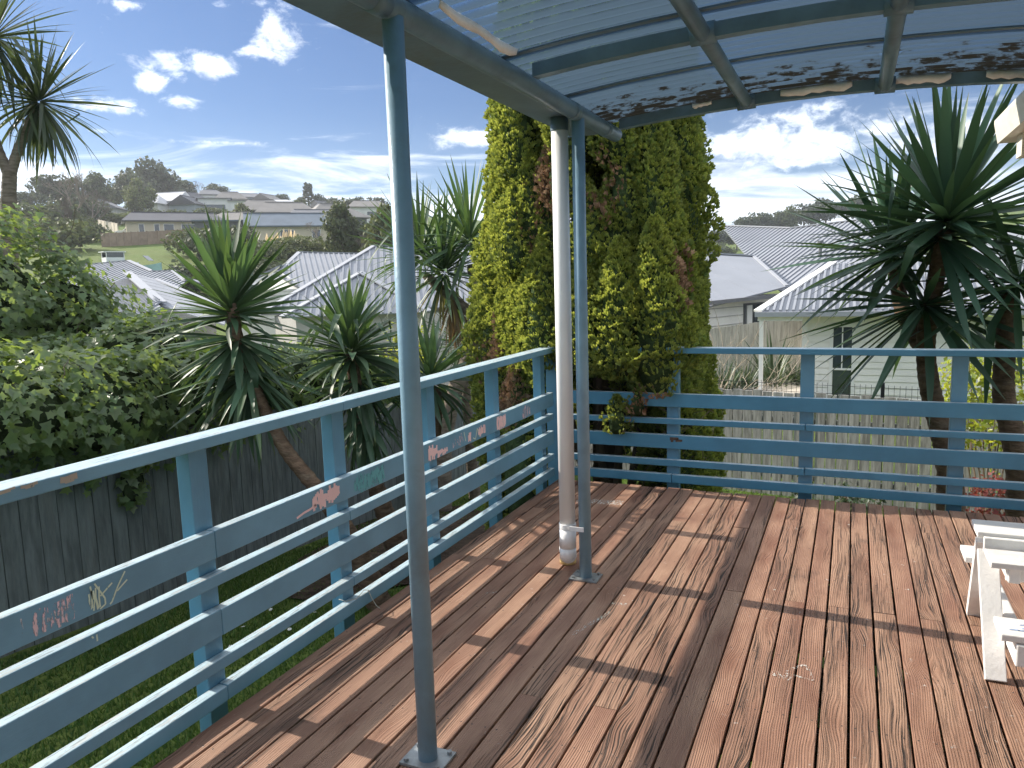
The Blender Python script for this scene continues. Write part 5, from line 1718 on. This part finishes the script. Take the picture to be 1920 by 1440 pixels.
# --- white weatherboard house with a porch
hW = thing('house', 'white weatherboard house with a ribbed porch roof behind the big right yucca', 'house', (1.5, 22, -2.0))
wx0, wy0, wz0, wz1 = -1.13, 21.0, -2.15, .40
MB().box(wx0, 7.0, wy0, wy0 + 6, wz0, wz1).build('wall', m_wb, hW)
k = 0
z = wz0 + .1
while z < wz1 - .05:
    for a, b in ((wx0 + .10, -.50), (.10, 7.0)):
        m = MB()
        m.add([(a, wy0 - .026, z), (b, wy0 - .026, z), (b, wy0 - .006, z + .148), (a, wy0 - .006, z + .148), (a, wy0 - .001, z), (b, wy0 - .001, z)], [(0, 1, 2, 3), (4, 5, 1, 0)])
        m.build('weatherboard', m_wb, hW)
    z += .165
MB().box(wx0 - .03, wx0 + .10, wy0 - .03, wy0 + .10, wz0, wz1).build('corner_board', m_trim, hW)
dfr = MB().box(-.50, -.42, wy0 - .04, wy0 + .02, -1.95, .22).box(.02, .10, wy0 - .04, wy0 + .02, -1.95, .22).box(-.42, .02, wy0 - .04, wy0 + .02, .14, .22).box(-.42, .02, wy0 - .035, wy0 + .02, -.95, -.90).box(-.22, -.19, wy0 - .03, wy0 + .01, -.90, .14).build('door_frame', m_trim, hW)
MB().box(-.415, .015, wy0 - .012, wy0 - .004, -1.95, .135).build('glass_pane', m_glass, dfr)
Wp = planar([(-2.20, 20.45, .56), (6.6, 20.45, .56), (4.5, 24.4, 1.75), (-.55, 24.4, 1.75)])
roof_face(hW, Wp, m_rooflt, .155, w=.06, h=.05, name='porch_roof')
roof_face(hW, [(-2.20, 20.45, .56), (-.55, 24.4, 1.75), (-.55, 26.5, 1.75), (-2.2, 27.5, .56)], m_rooflt, .155, w=.06, h=.05, name='porch_roof')
ridge_cap(hW, Wp[0], Wp[3], m_trim, .22, .05)
MB().bar((-2.26, 20.40, .50), (6.6, 20.40, .50), .12, .12).build('gutter', m_rooflt2, hW)
MB().bar((-2.20, 20.52, .41), (wx0, 20.52, .41), .09, .16).build('porch_beam', m_trim, hW)
MB().box(-2.16, -2.06, 20.47, 20.57, -2.15, .33).build('porch_post', m_trim, hW)
m = MB()
pp = MB().box(-2.9, wx0, 18.6, 23.2, -2.35, -1.62)
for k in range(24):
    pass
tag(pp.build('patio', m_patio), kind='structure')

f2 = thing('paling_fence', 'pale upper paling fence between the porch post and the grey roofed house', 'fence', (-2.8, 27, -2.2))
rb = random.Random(44)
q = 0.0
a0, a1 = Vector((-5.6, 26.55, 0)), Vector((-1.1, 27.0, 0))
Lq = (a1 - a0).length
dv = (a1 - a0).normalized()
while q < Lq:
    p = a0 + dv * (q + .07)
    zt = -.45 + .135 * q + rb.uniform(-.012, .012)
    MB().box(p.x - .072, p.x + .068, p.y - .01, p.y + .01, -2.4, zt).build('paling', m_paling2, f2)
    q += .145

# --- roofs at the far right, seen through the yucca
hR = thing('house', 'pale blue grey roof seen through the leaves of the big right yucca', 'house', (6, 28, -2.3))
roof_face(hR, [(3.54, 29.79, 2.10), (5.37, 32.2, 3.0), (9.0, 31.5, 3.0), (8.0, 22.9, .6), (3.3, 24.3, .6)], m_rooflt, 1.2, w=.03, h=.006)
roof_face(hR, [(3.54, 29.79, 2.10), (5.37, 32.2, 3.0), (2.0, 33, .9)], m_rooflt, .3, w=.07, h=.05)
MB().box(3.7, 8, 24.6, 30, -2.5, .55).build('wall', m_greywall, hR)

# ================================================================== HILLSIDE
def hip_roof(w, d, z, rise, ov, ridge=.45, gable=False):
    x, y = w / 2 + ov, d / 2 + ov
    r = w / 2 + ov if gable else max(.4, (w / 2 + ov) * ridge)
    V = [(-x, -y, z), (x, -y, z), (x, y, z), (-x, y, z), (-r, 0, z + rise), (r, 0, z + rise), (-x, -y, z - .22), (x, -y, z - .22), (x, y, z - .22), (-x, y, z - .22)]
    F = [(0, 1, 5, 4), (2, 3, 4, 5), (1, 2, 5), (3, 0, 4), (0, 6, 7, 1), (1, 7, 8, 2), (2, 8, 9, 3), (3, 9, 6, 0), (9, 8, 7, 6)]
    return V, F


def local(name, m, mat, parent):
    o = link(name, m.mesh(name), mat, parent)
    return o


def far_house(label, az, d, w, dep, h, rise, yaw, wall, roof, wins=(), ov=.5, ridge=.45, gable=False, mono=0, ribs=None, doors=(), dz=0.0, plinth=4.0, extra=None):
    p = pol(az, d)
    t_ = thing('house', label, 'house', (p[0], p[1], p[2] + dz))
    t_.rotation_euler = (0, 0, math.radians(-az + yaw))
    m = MB().box(-w / 2, w / 2, -dep / 2, dep / 2, -plinth, h)
    if gable and not mono:
        for s_ in (-1, 1):
            m.add([(s_ * w / 2, -dep / 2, h), (s_ * w / 2, dep / 2, h), (s_ * w / 2, 0, h + rise * .93), (s_ * (w / 2 - .2), -dep / 2, h), (s_ * (w / 2 - .2), dep / 2, h), (s_ * (w / 2 - .2), 0, h + rise * .93)], [(0, 1, 2), (5, 4, 3), (0, 2, 5, 3), (1, 4, 5, 2)])
    local('wall', m, wall, t_)
    if mono:
        m = MB()
        x, y = w / 2 + ov, dep / 2 + ov
        V = [(-x, -y, h + .05), (x, -y, h + .05), (x, y, h + rise), (-x, y, h + rise)]
        m.slab(V, .25)
        local('roof', m, roof, t_)
    else:
        V, F = hip_roof(w, dep, h + .24, rise, ov, ridge, gable)
        m = MB()
        m.add(V, F)
        if ribs:
            ribs_on(m, [V[0], V[1], V[5], V[4]], ribs, .10, .22)
        rf_ = local('roof', m, roof, t_)
        m = MB().bar(Vector(V[4]) + Vector((0, 0, .03)), Vector(V[5]) + Vector((0, 0, .03)), .35, .12)
        local('ridge_cap', m, roof, rf_)
    for (x0, x1, z0, z1) in wins:
        fr = MB()
        y = -dep / 2
        fr.box(x0, x1, y - .08, y - .002, z0, z0 + .09).box(x0, x1, y - .08, y - .002, z1 - .09, z1).box(x0, x0 + .09, y - .08, y - .002, z0 + .09, z1 - .09).box(x1 - .09, x1, y - .08, y - .002, z0 + .09, z1 - .09)
        f_ = local('window_frame', fr, m_trim, t_)
        local('pane', MB().box(x0 + .09, x1 - .09, y - .04, y - .003, z0 + .09, z1 - .09), m_glass, f_)
    for (x0, x1, z1, mt) in doors:
        local('door', MB().box(x0, x1, -dep / 2 - .06, -dep / 2 - .002, 0.0, z1), mt, t_)
    return t_


far_house('long cream house with dark roof behind the timber fence and the white ute', -47.0, 171, 17.5, 8, 2.6, 1.9, 4, m_cream, m_roofdk, ((-6.6, -5.6, .5, 2.2), (-2.2, -.3, .6, 2.2), (-3.9, -2.9, .4, 2.2), (1.0, 3.6, .6, 2.2), (4.4, 7.2, .9, 2.2)), ov=.7, ridge=.8)
far_house('low black building with flat pale edged roof, above the long cream house', -46.9, 207, 17, 8, 2.4, .5, 3, m_darkw, m_roofwh, ((-5, -2, .6, 2), (2, 5, .6, 2)), mono=1)
far_house('white house with a bright ribbed roof, leftmost in the upper row', -48.3, 262, 9, 8, 3.1, 2.5, -32, m_whitew, m_roofwh, ((-3.2, -2.2, .6, 2.4), (-.5, .5, .6, 2.4), (2, 3, .6, 2.4)), ribs=.9, ridge=.6)
far_house('white gabled house with steep bright roof, second in the upper row', -47.0, 266, 9, 9, 3.4, 3.2, -35, m_whitew, m_roofwh, ((-3.2, -2.4, .6, 2.6), (-1.2, -.4, .6, 2.6)), gable=True)
far_house('grey gable ended house between two bright roofs on the hill', -46.0, 258, 8, 8, 2.6, 2.6, 62, m_bluew, m_roofdk, (), gable=True)
far_house('small house with a white garage roof beside the grey gable', -45.3, 262, 6, 7, 2.7, 1.9, 0, m_cream, m_roofwh, ((-2.2, 2.2, .2, 1.9),), ridge=.7)
far_house('square white house with one wide window, middle of the upper row', -44.35, 262, 9.5, 8, 4.2, -.8, 0, m_whitew, m_roofmid, ((-2.6, 3.2, .5, 2.3),), mono=1)
far_house('long low white house with dark porch, right of the square white house', -42.2, 262, 11, 8, 3.2, .5, 2, m_whitew, m_roofmid, ((2.8, 5.0, .4, 2.4),), mono=1, doors=((.4, 1.8, 2.6, m_darkw),))
far_house('dark hipped roof peeping over the white gabled houses', -46.0, 300, 12, 9, 3.0, 3.2, 8, m_whitew, m_roofdk, ((2, 4, .6, 2.2),))
far_house('white two storey house with dark hipped roof high on the hill', -44.6, 318, 9, 8, 4.4, 2.2, 10, m_whitew, m_roofmid, ((-2.5, 2.5, 2.2, 3.6),))
far_house('brown hipped roof house behind the square white house', -43.3, 292, 10.5, 8, 3.0, 2.8, 0, m_greywall, m_roofbr, ())
far_house('grey roofed house below the grassy knoll, left one', -42.1, 312, 10, 8, 3.0, 1.7, 8, m_bluew, m_roofmid, ((1.6, 3.6, .6, 2.3),), ridge=.6)
far_house('gabled house below the grassy knoll, right one', -40.9, 300, 7.5, 8, 2.8, 2.4, 55, m_greywall, m_roofbr, (), gable=True)
far_house('white low house with long pale roof below the knoll', -40.8, 285, 15, 7, 2.6, 1.0, 4, m_whitew, m_roofwh, ((-3, 0, .6, 2),), ridge=.8)
far_house('large slate blue roof over cream walls, above the pampas grass', -39.4, 152, 15.5, 9, 2.5, 2.6, 2, m_cream, m_roofbl, ((-2.2, .3, .4, 2.0), (3.4, 5.0, .2, 2.0)), ov=.6, gable=True)
far_house('dark blue walled wing left of the slate blue roof', -43.5, 155, 12, 8, 3.6, .3, 2, m_darkw, m_roofbl, ((-3.2, -1.6, 1.4, 2.6), (2.6, 4.2, 1.4, 2.6)), mono=1)
far_house('pair of small pale gables behind the slate blue roof', -43.0, 172, 11, 8, 2.6, 1.9, -12, m_cream, m_roofbr, ())
far_house('red brick house with broad grey hipped roof', -39.8, 205, 13.5, 10, 2.8, 2.9, 6, m_brick, m_roofbr, ((-3.6, -2.4, .6, 2.2), (1.0, 1.6, .1, 2.2)), ov=.8, ridge=.6)
far_house('wide grey hipped roof left of the red brick house', -41.3, 212, 12, 9, 2.9, 3.0, 0, m_darkw, m_roofbr, (), ov=.8)
far_house('dark hipped roof house right of the red brick house, nearer one', -37.9, 180, 11.5, 9, 2.6, 2.3, 8, m_darkw, m_roofmid, ((-2, 0, .6, 2.0),), ov=.8, ridge=.6)
far_house('dark hipped roof with pale left slope, right of the red brick house', -36.6, 188, 13, 11, 2.6, 3.4, 20, m_darkw, m_roofbr, ((-1, 1, .4, 2.2),), ov=.8, ridge=.35)
far_house('low dark roofed house with a sunlit terrace, below the other dark roofs', -36.3, 160, 8.5, 8, 2.4, 1.5, 5, m_cream, m_roofmid, ((1.0, 3.4, .1, 2.1),), ov=.6, ridge=.6)
far_house('white modern house near the crest, left of the pale green tree', -34.1, 236, 11, 9, 3.9, 2.2, 8, m_whitew, m_roofbr, ((-4.6, -3.6, .4, 2.6), (-.6, 3.4, 1.6, 2.8)), ridge=.6)
far_house('long grey roof beside the lone bare pine on the crest', -36.6, 270, 11, 8, 2.6, 1.7, 6, m_bluew, m_roofmid, (), ridge=.7)
far_house('small dark gable on the crest left of the lone pine', -37.2, 345, 7, 7, 2.6, 2.6, 40, m_darkw, m_roofdk, (), gable=True)
far_house('pale grey shed with gable end at the left, below the big dark trees', -51.0, 236, 8, 8, 2.9, 2.2, 70, m_greywall, m_roofmid, (), gable=True)
far_house('cream bungalow with pale roof just right of the conifer', -8.6, 205, 9, 8, 2.6, 2.4, -20, m_cream, m_roofwh, ((-3, -1.4, .4, 2.2),), ridge=.4)
far_house('pale grey roofed house beside the cream bungalow', -7.6, 225, 10, 8, 2.6, 1.9, 0, m_whitew, m_rooflt, ())

# --- trees on the hillside
def crown_mesh(name, seed, n, shape, leaf, fol):
    rs = np.random.default_rng(seed)
    P, N = [], []
    for (c_, r3, k) in shape:
        q = int(n * k)
        u = rs.normal(0, 1, (q, 3))
        u /= np.linalg.norm(u, axis=1, keepdims=True)
        lump = 1 + .20 * np.sin(u[:, 0:1] * 6 + seed + c_[0]) * np.sin(u[:, 1:2] * 7 + seed * 1.7) + .13 * np.sin(u[:, 2:3] * 11 + seed)
        P.append(np.array(c_) + u * np.array(r3) * lump * (.60 + .42 * rs.random((q, 1)) ** .5))
        N.append(u + rs.normal(0, .5, (q, 3)))
    P, N = np.concatenate(P), np.concatenate(N)
    tv = np.array([(0, 0, 0), (.55, .45, .12), (.1, 1.0, 0), (-.5, .55, .12)], dtype=float)
    V, F, rn, tp = scatter(P, N, tv, np.array([(0, 1, 2), (0, 2, 3)]), leaf * (.6 + .8 * rs.random(len(P))), rs.random(len(P)) * TAU)
    me = npmesh(name, V, F, {'rnd': rn, 'tip': tp})
    me.materials.append(fol)
    return me


def clumps(seed, n, rx, rz, z0, rr):
    r_ = random.Random(seed)
    out_ = []
    for i in range(n):
        a = r_.uniform(0, TAU)
        q = r_.random() ** .6
        out_.append(((math.cos(a) * rx * q, math.sin(a) * rx * q, z0 + r_.random() ** .8 * rz * (1.15 - .6 * q)), (rr * r_.uniform(.7, 1.25),) * 2 + (rr * r_.uniform(.6, 1.0),), 1.0 / n))
    return out_


# unit trees about 1 m tall overall, scaled per tree
TREE = {
    'broad': [crown_mesh('crown', 100 + i, 2300, clumps(100 + i, 17, .34, .52, .36, .175), .055, FOL[0]) for i in range(3)],
    'mid': [crown_mesh('crown', 110 + i, 2300, clumps(110 + i, 15, .30, .55, .34, .17), .055, FOL[1]) for i in range(2)],
    'light': [crown_mesh('crown', 120 + i, 2400, clumps(120 + i, 16, .26, .66, .22, .16), .055, FOL[2]) for i in range(2)],
    'bush': [crown_mesh('crown', 130 + i, 2000, clumps(130 + i, 12, .62, .42, .20, .32), .085, FOL[i % 3]) for i in range(3)],
}
tk = MB().tube([(0, 0, -.08), (.01, 0, .2), (-.01, .01, .45), (.01, 0, .62)], [.035, .026, .02, .012], 7)
for i in range(6):
    a = TAU * i / 6
    tk.tube([(0, 0, .28 + .04 * i), (.12 * math.cos(a), .12 * math.sin(a), .42 + .04 * i), (.22 * math.cos(a), .22 * math.sin(a), .58 + .04 * i)], [.014, .01, .006], 5)
TRUNK = tk.mesh('trunk')
TRUNK.materials.append(m_farbark)


def bare_mesh(seed, n=420, w=.0042):
    r_ = random.Random(seed)
    m = MB()

    def grow(p, d, l, r, lev):
        q = p + d * l
        m.bar(p, q, r, r, (.1, .3, 1))
        if lev == 0:
            return
        for k in range(3 if lev > 1 else 4):
            e = (d + Vector((r_.uniform(-.75, .75), r_.uniform(-.75, .75), r_.uniform(-.2, .55)))).normalized()
            grow(q if k else p.lerp(q, .7), e, l * r_.uniform(.58, .8), max(.0022, r * .62), lev - 1)
    grow(Vector((0, 0, -.05)), Vector((0, 0, 1)), .26, .022, 5)
    return m.mesh('twigs')


BARE = [bare_mesh(1), bare_mesh(2)]
for b in BARE:
    b.materials.append(m_bare)


def tree(label, az, d, h, kind, wide=1.0, idx=0, name='tree', cat='tree', group=None, base=None, rot=None):
    p = base or pol(az, d)
    t_ = thing(name, label, cat, (p[0], p[1], p[2] - .02 * h), group)
    h *= 0.70 if group == 'trees along the hill crest' else 1.0
    t_.scale = (h * wide, h * wide, h)
    t_.rotation_euler = (0, 0, (idx * 1.3 + az) if rot is None else rot)
    if kind == 'bare':
        o = link('branches', BARE[idx % 2], m_bare, t_)
        o['kind'] = 'stuff'
        return t_
    o = link('crown', TREE[kind][idx % len(TREE[kind])], None, t_)
    o['kind'] = 'stuff'
    if kind != 'bush':
        link('trunk', TRUNK, None, t_)
    return t_


def az_px(px):
    return float(np.interp(px, [0, 160, 320, 480, 640, 800, 960, 1120, 1280, 1440, 1600, 1760, 1920], [-56.9, -52.3, -47.3, -41.8, -36.0, -29.9, -23.7, -17.4, -11.3, -5.5, -.1, 5.0, 9.6]))


G1 = 'trees along the hill crest'
tree('dark rounded tree low at the far left of the crest', -55.8, 270, 13, 'broad', 1.3, 0, group=G1)
tree('tall dark tree on the crest, leftmost big one', -54.0, 265, 19, 'broad', 1.0, 1, group=G1)
tree('second tall dark tree on the crest from the left', -52.9, 270, 18, 'broad', .95, 2, group=G1)
tree('dark tree with a narrow top, left of centre of the crest group', -51.5, 275, 19, 'mid', 1.0, 0, group=G1)
tree('low dark flat topped tree cluster on the crest', -50.5, 300, 15, 'broad', 1.5, 0, group=G1)
tree('big bushy dark tree standing above the pale grey shed', -49.6, 285, 21, 'broad', 1.1, 1, group=G1)
tree('largest dark tree on the crest, with the highest rounded crown', -48.3, 310, 29, 'broad', 1.05, 2, group=G1)
tree('dark tree right of the largest one, lower crown', -47.2, 318, 22, 'broad', 1.1, 0, group=G1)
tree('dark low crown at the right end of the big tree group', -46.2, 330, 17, 'broad', 1.2, 1, group=G1)
tree('thin leafless tree on the crest beside the big dark trees', -45.4, 325, 20, 'bare', .8, 0, group=G1)
tree('round dark bush like tree left of the grassy knoll', -44.2, 345, 14, 'broad', 1.2, 2, group=G1)
tree('small dark tree on the right slope of the knoll', -39.9, 345, 10, 'broad', 1.1, 0, group=G1)
tree('pale bare topped tree beside the lone pine', -38.8, 340, 9, 'light', 1.3, 1, group=G1)
tree('dark tree right of the lone pine', -37.4, 350, 12, 'broad', 1.3, 1, group=G1)
tree('second dark tree right of the lone pine', -36.4, 330, 11, 'broad', 1.4, 2, group=G1)
tree('dark tree above the white modern house', -34.9, 300, 13, 'broad', 1.4, 0, group=G1)
tree('dark tree behind the roof of the white modern house', -33.4, 300, 13, 'broad', 1.3, 1, group=G1)
# the lone pine: tiers of branches
lp = thing('pine_tree', 'lone pine with open tiered branches on the crest', 'tree', pol(-38.1, 352))
lp.scale = (12.5, 12.5, 12.5)
link('trunk', TRUNK, None, lp)
m = MB()
tiers = []
rb = random.Random(13)
for i in range(26):
    z = .30 + .66 * i / 26
    r = .34 * (1.12 - i / 30) * rb.uniform(.6, 1.1)
    a = i * 2.4
    tiers.append(((math.cos(a) * r * .7, math.sin(a) * r * .7, z), (r * .36, r * .36, .04), 1 / 26))
o = link('crown', crown_mesh('crown', 140, 1500, tiers, .05, FOL[0]), None, lp)
o['kind'] = 'stuff'
# slope trees and shrubs
tree('big leafless twiggy tree below the crest trees at the left', -52.7, 205, 17, 'bare', 1.15, 0)
tree('second leafless twiggy tree, right of the first and smaller', -51.8, 200, 13, 'bare', 1.1, 1)
tree('grey green tree in front of the pale grey shed', -49.0, 250, 13, 'light', .9, 1)
tree('small light green tree left of the white house with the bright ribbed roof', -49.3, 240, 9, 'light', .8, 0)
tree('dark shrub left of the pale grey shed', -52.6, 220, 9, 'bush', .9, 0, name='shrub', cat='shrub')
tree('row of yellowish shrubs below the pale grey shed', -50.0, 222, 3.4, 'bush', 2.6, 2, name='shrub', cat='shrub')
tree('low green hedge on the bank below the white gabled houses', -47.2, 240, 3.2, 'bush', 3.0, 2, name='hedge', cat='hedge')
tree('green bushes on the bank below the square white house', -44.4, 238, 3.6, 'bush', 2.0, 1, name='shrub', cat='shrub')
tree('bright green tree between the white houses and the slate roof', -42.6, 200, 6.0, 'light', 1.2, 0)
tree('broad grey green shrub mass right of the bright lawn', -45.2, 126, 5.6, 'bush', 1.2, 1, name='shrub', cat='shrub')
tree('taller dark shrub behind the first yucca, left part', -43.9, 118, 6.6, 'bush', .9, 0, name='shrub', cat='shrub')
tree('dark shrub mass directly behind the first yucca', -42.0, 108, 5.0, 'bush', 1.0, 1, name='shrub', cat='shrub')
tree('dark shrub in shade just above the nearest roofs', -45.6, 92, 4.6, 'bush', 1.2, 0, name='shrub', cat='shrub')
tree('green shrub below the pampas grass, left one', -40.5, 116, 4.2, 'bush', 1.2, 1, name='shrub', cat='shrub')
tree('pale green shrub below the pampas grass, right one', -38.9, 122, 4.2, 'bush', 1.1, 2, name='shrub', cat='shrub')
tree('dark shrub at the foot of the slate roofed house', -41.6, 95, 4.2, 'bush', 1.5, 0, name='shrub', cat='shrub')
tree('leafless shrub at the right end of the slate roofed house', -37.6, 135, 6.5, 'bare', 1.1, 1, name='shrub', cat='shrub')
tree('upright green tree left of the ribbed roof ridge', -35.9, 110, 8.6, 'mid', .8, 0)
tree('second upright green tree, right of and lower than the first', -35.0, 112, 6.8, 'mid', .85, 1)
tree('bare thin stemmed tree beside the upright green trees', -34.5, 108, 6.5, 'bare', .6, 0)
tree('large pale green tree behind the nearest roof post', -33.0, 100, 9.2, 'light', .85, 0)
tree('pale green tree right of the large one, behind the roof post', -31.6, 108, 9.5, 'light', .9, 1)
tree('low shrub on the lawn edge by the bare shrub', -36.6, 120, 3.2, 'bush', 1.6, 2, name='shrub', cat='shrub')
tree('brown green scrub between the ivy and the far lawn, left part', -55.6, 168, 8.5, 'bush', 1.2, 1, name='shrub', cat='shrub')
tree('brown green scrub between the ivy and the far lawn, middle part', -53.9, 172, 8.0, 'bush', 1.1, 0, name='shrub', cat='shrub')
tree('scrub just left of the brown timber fence', -52.3, 158, 6.0, 'bush', .9, 1, name='shrub', cat='shrub')
tree('leafless bush standing in the scrub left of the brown timber fence', -53.2, 160, 11, 'bare', 1.1, 0, name='shrub', cat='shrub')
tree('low scrub at the left end of the bright lawn', -54.6, 140, 6.5, 'bush', 1.3, 2, name='shrub', cat='shrub')
# right-hand horizon
G2 = 'trees along the right hand horizon'
for i, (az, d, h, w_, k, lb) in enumerate(((-8.85, 330, 10, 1.2, 'broad', 'dark rounded tree nearest the conifer on the right horizon'), (-8.75, 290, 7, 1.2, 'bush', 'brownish shrub below the tree nearest the conifer'), (-7.6, 330, 9, 1.2, 'mid', 'grey green tree on the right horizon, third from the conifer'),
                                          (-6.9, 380, 14, 1.0, 'broad', 'dark spiky topped tree on the right horizon above the roof slope'), (-6.1, 390, 14, 1.2, 'broad', 'broad dark tree above the rising roof edge'), (-5.0, 400, 14, 1.1, 'mid', 'green tree just left of the roof peak'),
                                          (-4.2, 410, 15, .8, 'light', 'golden leaved tree by the roof peak'), (-3.2, 430, 16, 1.3, 'broad', 'dark tree left of the right yucca leaves'), (-1.8, 440, 18, 1.3, 'broad', 'wide dark tree half behind the right yucca'), (.2, 450, 18, 1.3, 'mid', 'green tree behind the right yucca, left side'),
                                          (2.5, 450, 16, 1.4, 'broad', 'dark tree behind the right yucca, middle'), (8.6, 95, 9.0, 1.1, 'bush', 'dense green bush low at the right edge behind the yucca leaves'))):
    tree(lb, az, d, h, k, w_, i, group=G2)

# --- pampas plumes
pg = thing('pampas_grass', 'row of pale pampas plumes in front of the slate roofed house', 'pampas grass', pol(-39.9, 130))
rb = random.Random(31)
for i in range(15):
    az = -41.1 + 2.4 * i / 15 + rb.uniform(-.06, .06)
    p = pol(az, 130 + rb.uniform(-2, 2))
    h = rb.uniform(2.7, 3.9)
    MB().tube([(p[0], p[1], p[2]), (p[0] + .1, p[1], p[2] + h * .55), (p[0] + .16, p[1], p[2] + h * .75), (p[0] + .25, p[1], p[2] + h)], [.05, .04, .24, .03], 6).build('plume', m_pampas, pg, smooth=True)

# --- timber fences on the slope
def panel_fence(label, pts, h, mat, n):
    t_ = thing('timber_fence', label, 'fence', pol(*pts[0]))
    m_post = MB()
    P = []
    for i in range(n + 1):
        q = i / n * (len(pts) - 1)
        k = min(len(pts) - 2, int(q))
        a = [pts[k][j] + (pts[k + 1][j] - pts[k][j]) * (q - k) for j in (0, 1)]
        P.append(Vector(pol(*a)))
    for a, b in zip(P[:-1], P[1:]):
        up = Vector((0, 0, h / 2))
        d = (b - a) * .02
        MB().bar(a + up + d, b + up - d, .06, h + .3).build('panel', mat, t_)
    for p in P:
        MB().box(p.x - .08, p.x + .08, p.y - .08, p.y + .08, p.z - .3, p.z + h + .25).build('post', mat, t_)
    return t_


panel_fence('long brown timber fence across the slope below the cream house', [(-51.4, 146), (-49, 150), (-45.6, 158)], 2.1, m_tan, 11)
panel_fence('pale paling fence running down the slope above the ute', [(-51.5, 206), (-50.4, 186)], 1.8, m_tanl, 6)

# --- white ute behind the fence
p = pol(-49.75, 172)
ut = thing('ute', 'white ute with a canopy parked behind the brown timber fence', 'ute', p)
ut.rotation_euler = (0, 0, math.radians(49.75 + 6))
prof = [(-2.6, .55), (-2.6, .95), (-2.35, 1.08), (-1.35, 1.16), (-.55, 1.74), (.75, 1.80), (.8, 1.82), (2.45, 1.80), (2.55, 1.1), (2.6, .6)]
m = MB()
for y in (-.88, .88):
    m.v += [(x, y * (.88 if z > 1.3 else 1), z) for x, z in prof]
n = len(prof)
m.f += [(i, i + n, (i + 1) % n + n, (i + 1) % n) for i in range(n)] + [tuple(range(n)), tuple(reversed(range(n, 2 * n)))]
o = local('body', m, m_car, ut)
o.modifiers.new('b', 'BEVEL').width = .06
for y in (-.885, .885):
    e = -.012 if y < 0 else .012
    for xa, xb, xc, xd in ((-1.05, -.55, .05, .05), (.12, .12, .72, .72), (.95, .95, 2.35, 2.30)):
        m = MB()
        yy = y * .93
        m.add([(xa, yy + e * 3, 1.24), (xd, yy + e * 3, 1.24), (xc, yy * .97 + e * 3, 1.66), (xb, yy * .97 + e * 3, 1.66), (xa, yy, 1.24), (xd, yy, 1.24), (xc, yy * .97, 1.66), (xb, yy * .97, 1.66)], [(0, 1, 2, 3), (7, 6, 5, 4), (0, 4, 5, 1), (1, 5, 6, 2), (2, 6, 7, 3), (3, 7, 4, 0)])
        local('side_window', m, m_glass, ut)
for x in (-1.65, 1.6):
    for y in (-.82, .82):
        w_ = local('wheel', MB().tube([(x, y - .11, .38), (x, y + .11, .38)], .38, 14), m_black, ut)
        local('rim', MB().tube([(x, y - .125, .38), (x, y + .125, .38)], .22, 10), m_galv, w_)
for y in (-.6, .6):
    local('headlight', MB().box(-2.62, -2.56, y - .16, y + .16, .84, .98), m_glass, ut)

# --- boats on trailers on the lawn
def boat(label, az, d, yaw, hull, L, cabin):
    t_ = thing('boat', label, 'boat', pol(az, d))
    t_.rotation_euler = (0, 0, math.radians(yaw))
    m = MB()
    secs = [(-L / 2, .92, 1.0), (-L / 4, .98, 1.02), (L / 8, .90, 1.08), (L / 3, .52, 1.2), (L / 2, .04, 1.36)]
    for x, w_, z in secs:
        m.v += [(x, -w_, .55 + z), (x, -w_ * .8, .75), (x, 0, .45 + (.25 if x > L / 3 else 0)), (x, w_ * .8, .75), (x, w_, .55 + z)]
    for i in range(4):
        for k in range(4):
            a = i * 5 + k
            m.f.append((a, a + 1, a + 6, a + 5))
        m.f.append((i * 5 + 4, i * 5, i * 5 + 5, i * 5 + 9))
    m.f.append((4, 3, 2, 1, 0))
    local('hull', m, hull, t_)
    if cabin:
        cb = local('cabin', MB().box(-L / 5, L / 6, -.78, .78, 1.62, 2.45).box(-L / 4, L / 5, -.86, .86, 3.05, 3.15).box(-L / 5, -L / 5 + .08, -.78, -.70, 2.45, 3.05).box(-L / 5, -L / 5 + .08, .70, .78, 2.45, 3.05).box(L / 6 - .08, L / 6, -.78, -.70, 2.45, 3.05).box(L / 6 - .08, L / 6, .70, .78, 2.45, 3.05), m_boat, t_)
        local('windscreen', MB().box(L / 6 - .06, L / 6 - .02, -.70, .70, 2.46, 3.04).box(-L / 5 + .1, L / 6 - .1, -.76, -.72, 2.46, 3.04).box(-L / 5 + .1, L / 6 - .1, .72, .76, 2.46, 3.04), m_glass, cb)
        local('outboard_motor', MB().box(-L / 2 - .45, -L / 2 - .02, -.22, .22, 1.3, 2.1), m_black, t_)
    else:
        local('windscreen', MB().bar((L / 8, 0, 2.15), (L / 5 - .9, 0, 2.75), 1.5, .04, (0, 0, 1)), m_glass, t_)
    for y in (-.85, .85):
        w_ = local('trailer_wheel', MB().tube([(-.4, y - .09, .32), (-.4, y + .09, .32)], .32, 12), m_black, t_)
    local('trailer', MB().bar((-L / 2, 0, .42), (L / 2 + .8, 0, .42), .12, .1).bar((-.4, -.85, .34), (-.4, .85, .34), .08, .08), m_galv, t_)
    return t_


boat('white cabin boat on a trailer at the edge of the bright lawn', -50.8, 104, 70, m_boat, 5.6, True)
boat('small open boat with a pale teal hull, right of the white cabin boat', -48.8, 103, 25, m_tealhull, 3.2, False)

# ------------------------------------------------------------------ air
hz = MB().box(-620, 620, -620, 620, -40, 110)
m_haze, nt = new_mat('haze_air')
vol = nd(nt, 'ShaderNodeVolumePrincipled', {'Color': (0.90, 0.94, 1.0, 1), 'Density': 0.00032, 'Anisotropy': 0.35})
o_ = nd(nt, 'ShaderNodeOutputMaterial')
nt.links.new(vol.outputs[0], o_.inputs['Volume'])
tag(hz.build('haze', m_haze), kind='stuff')
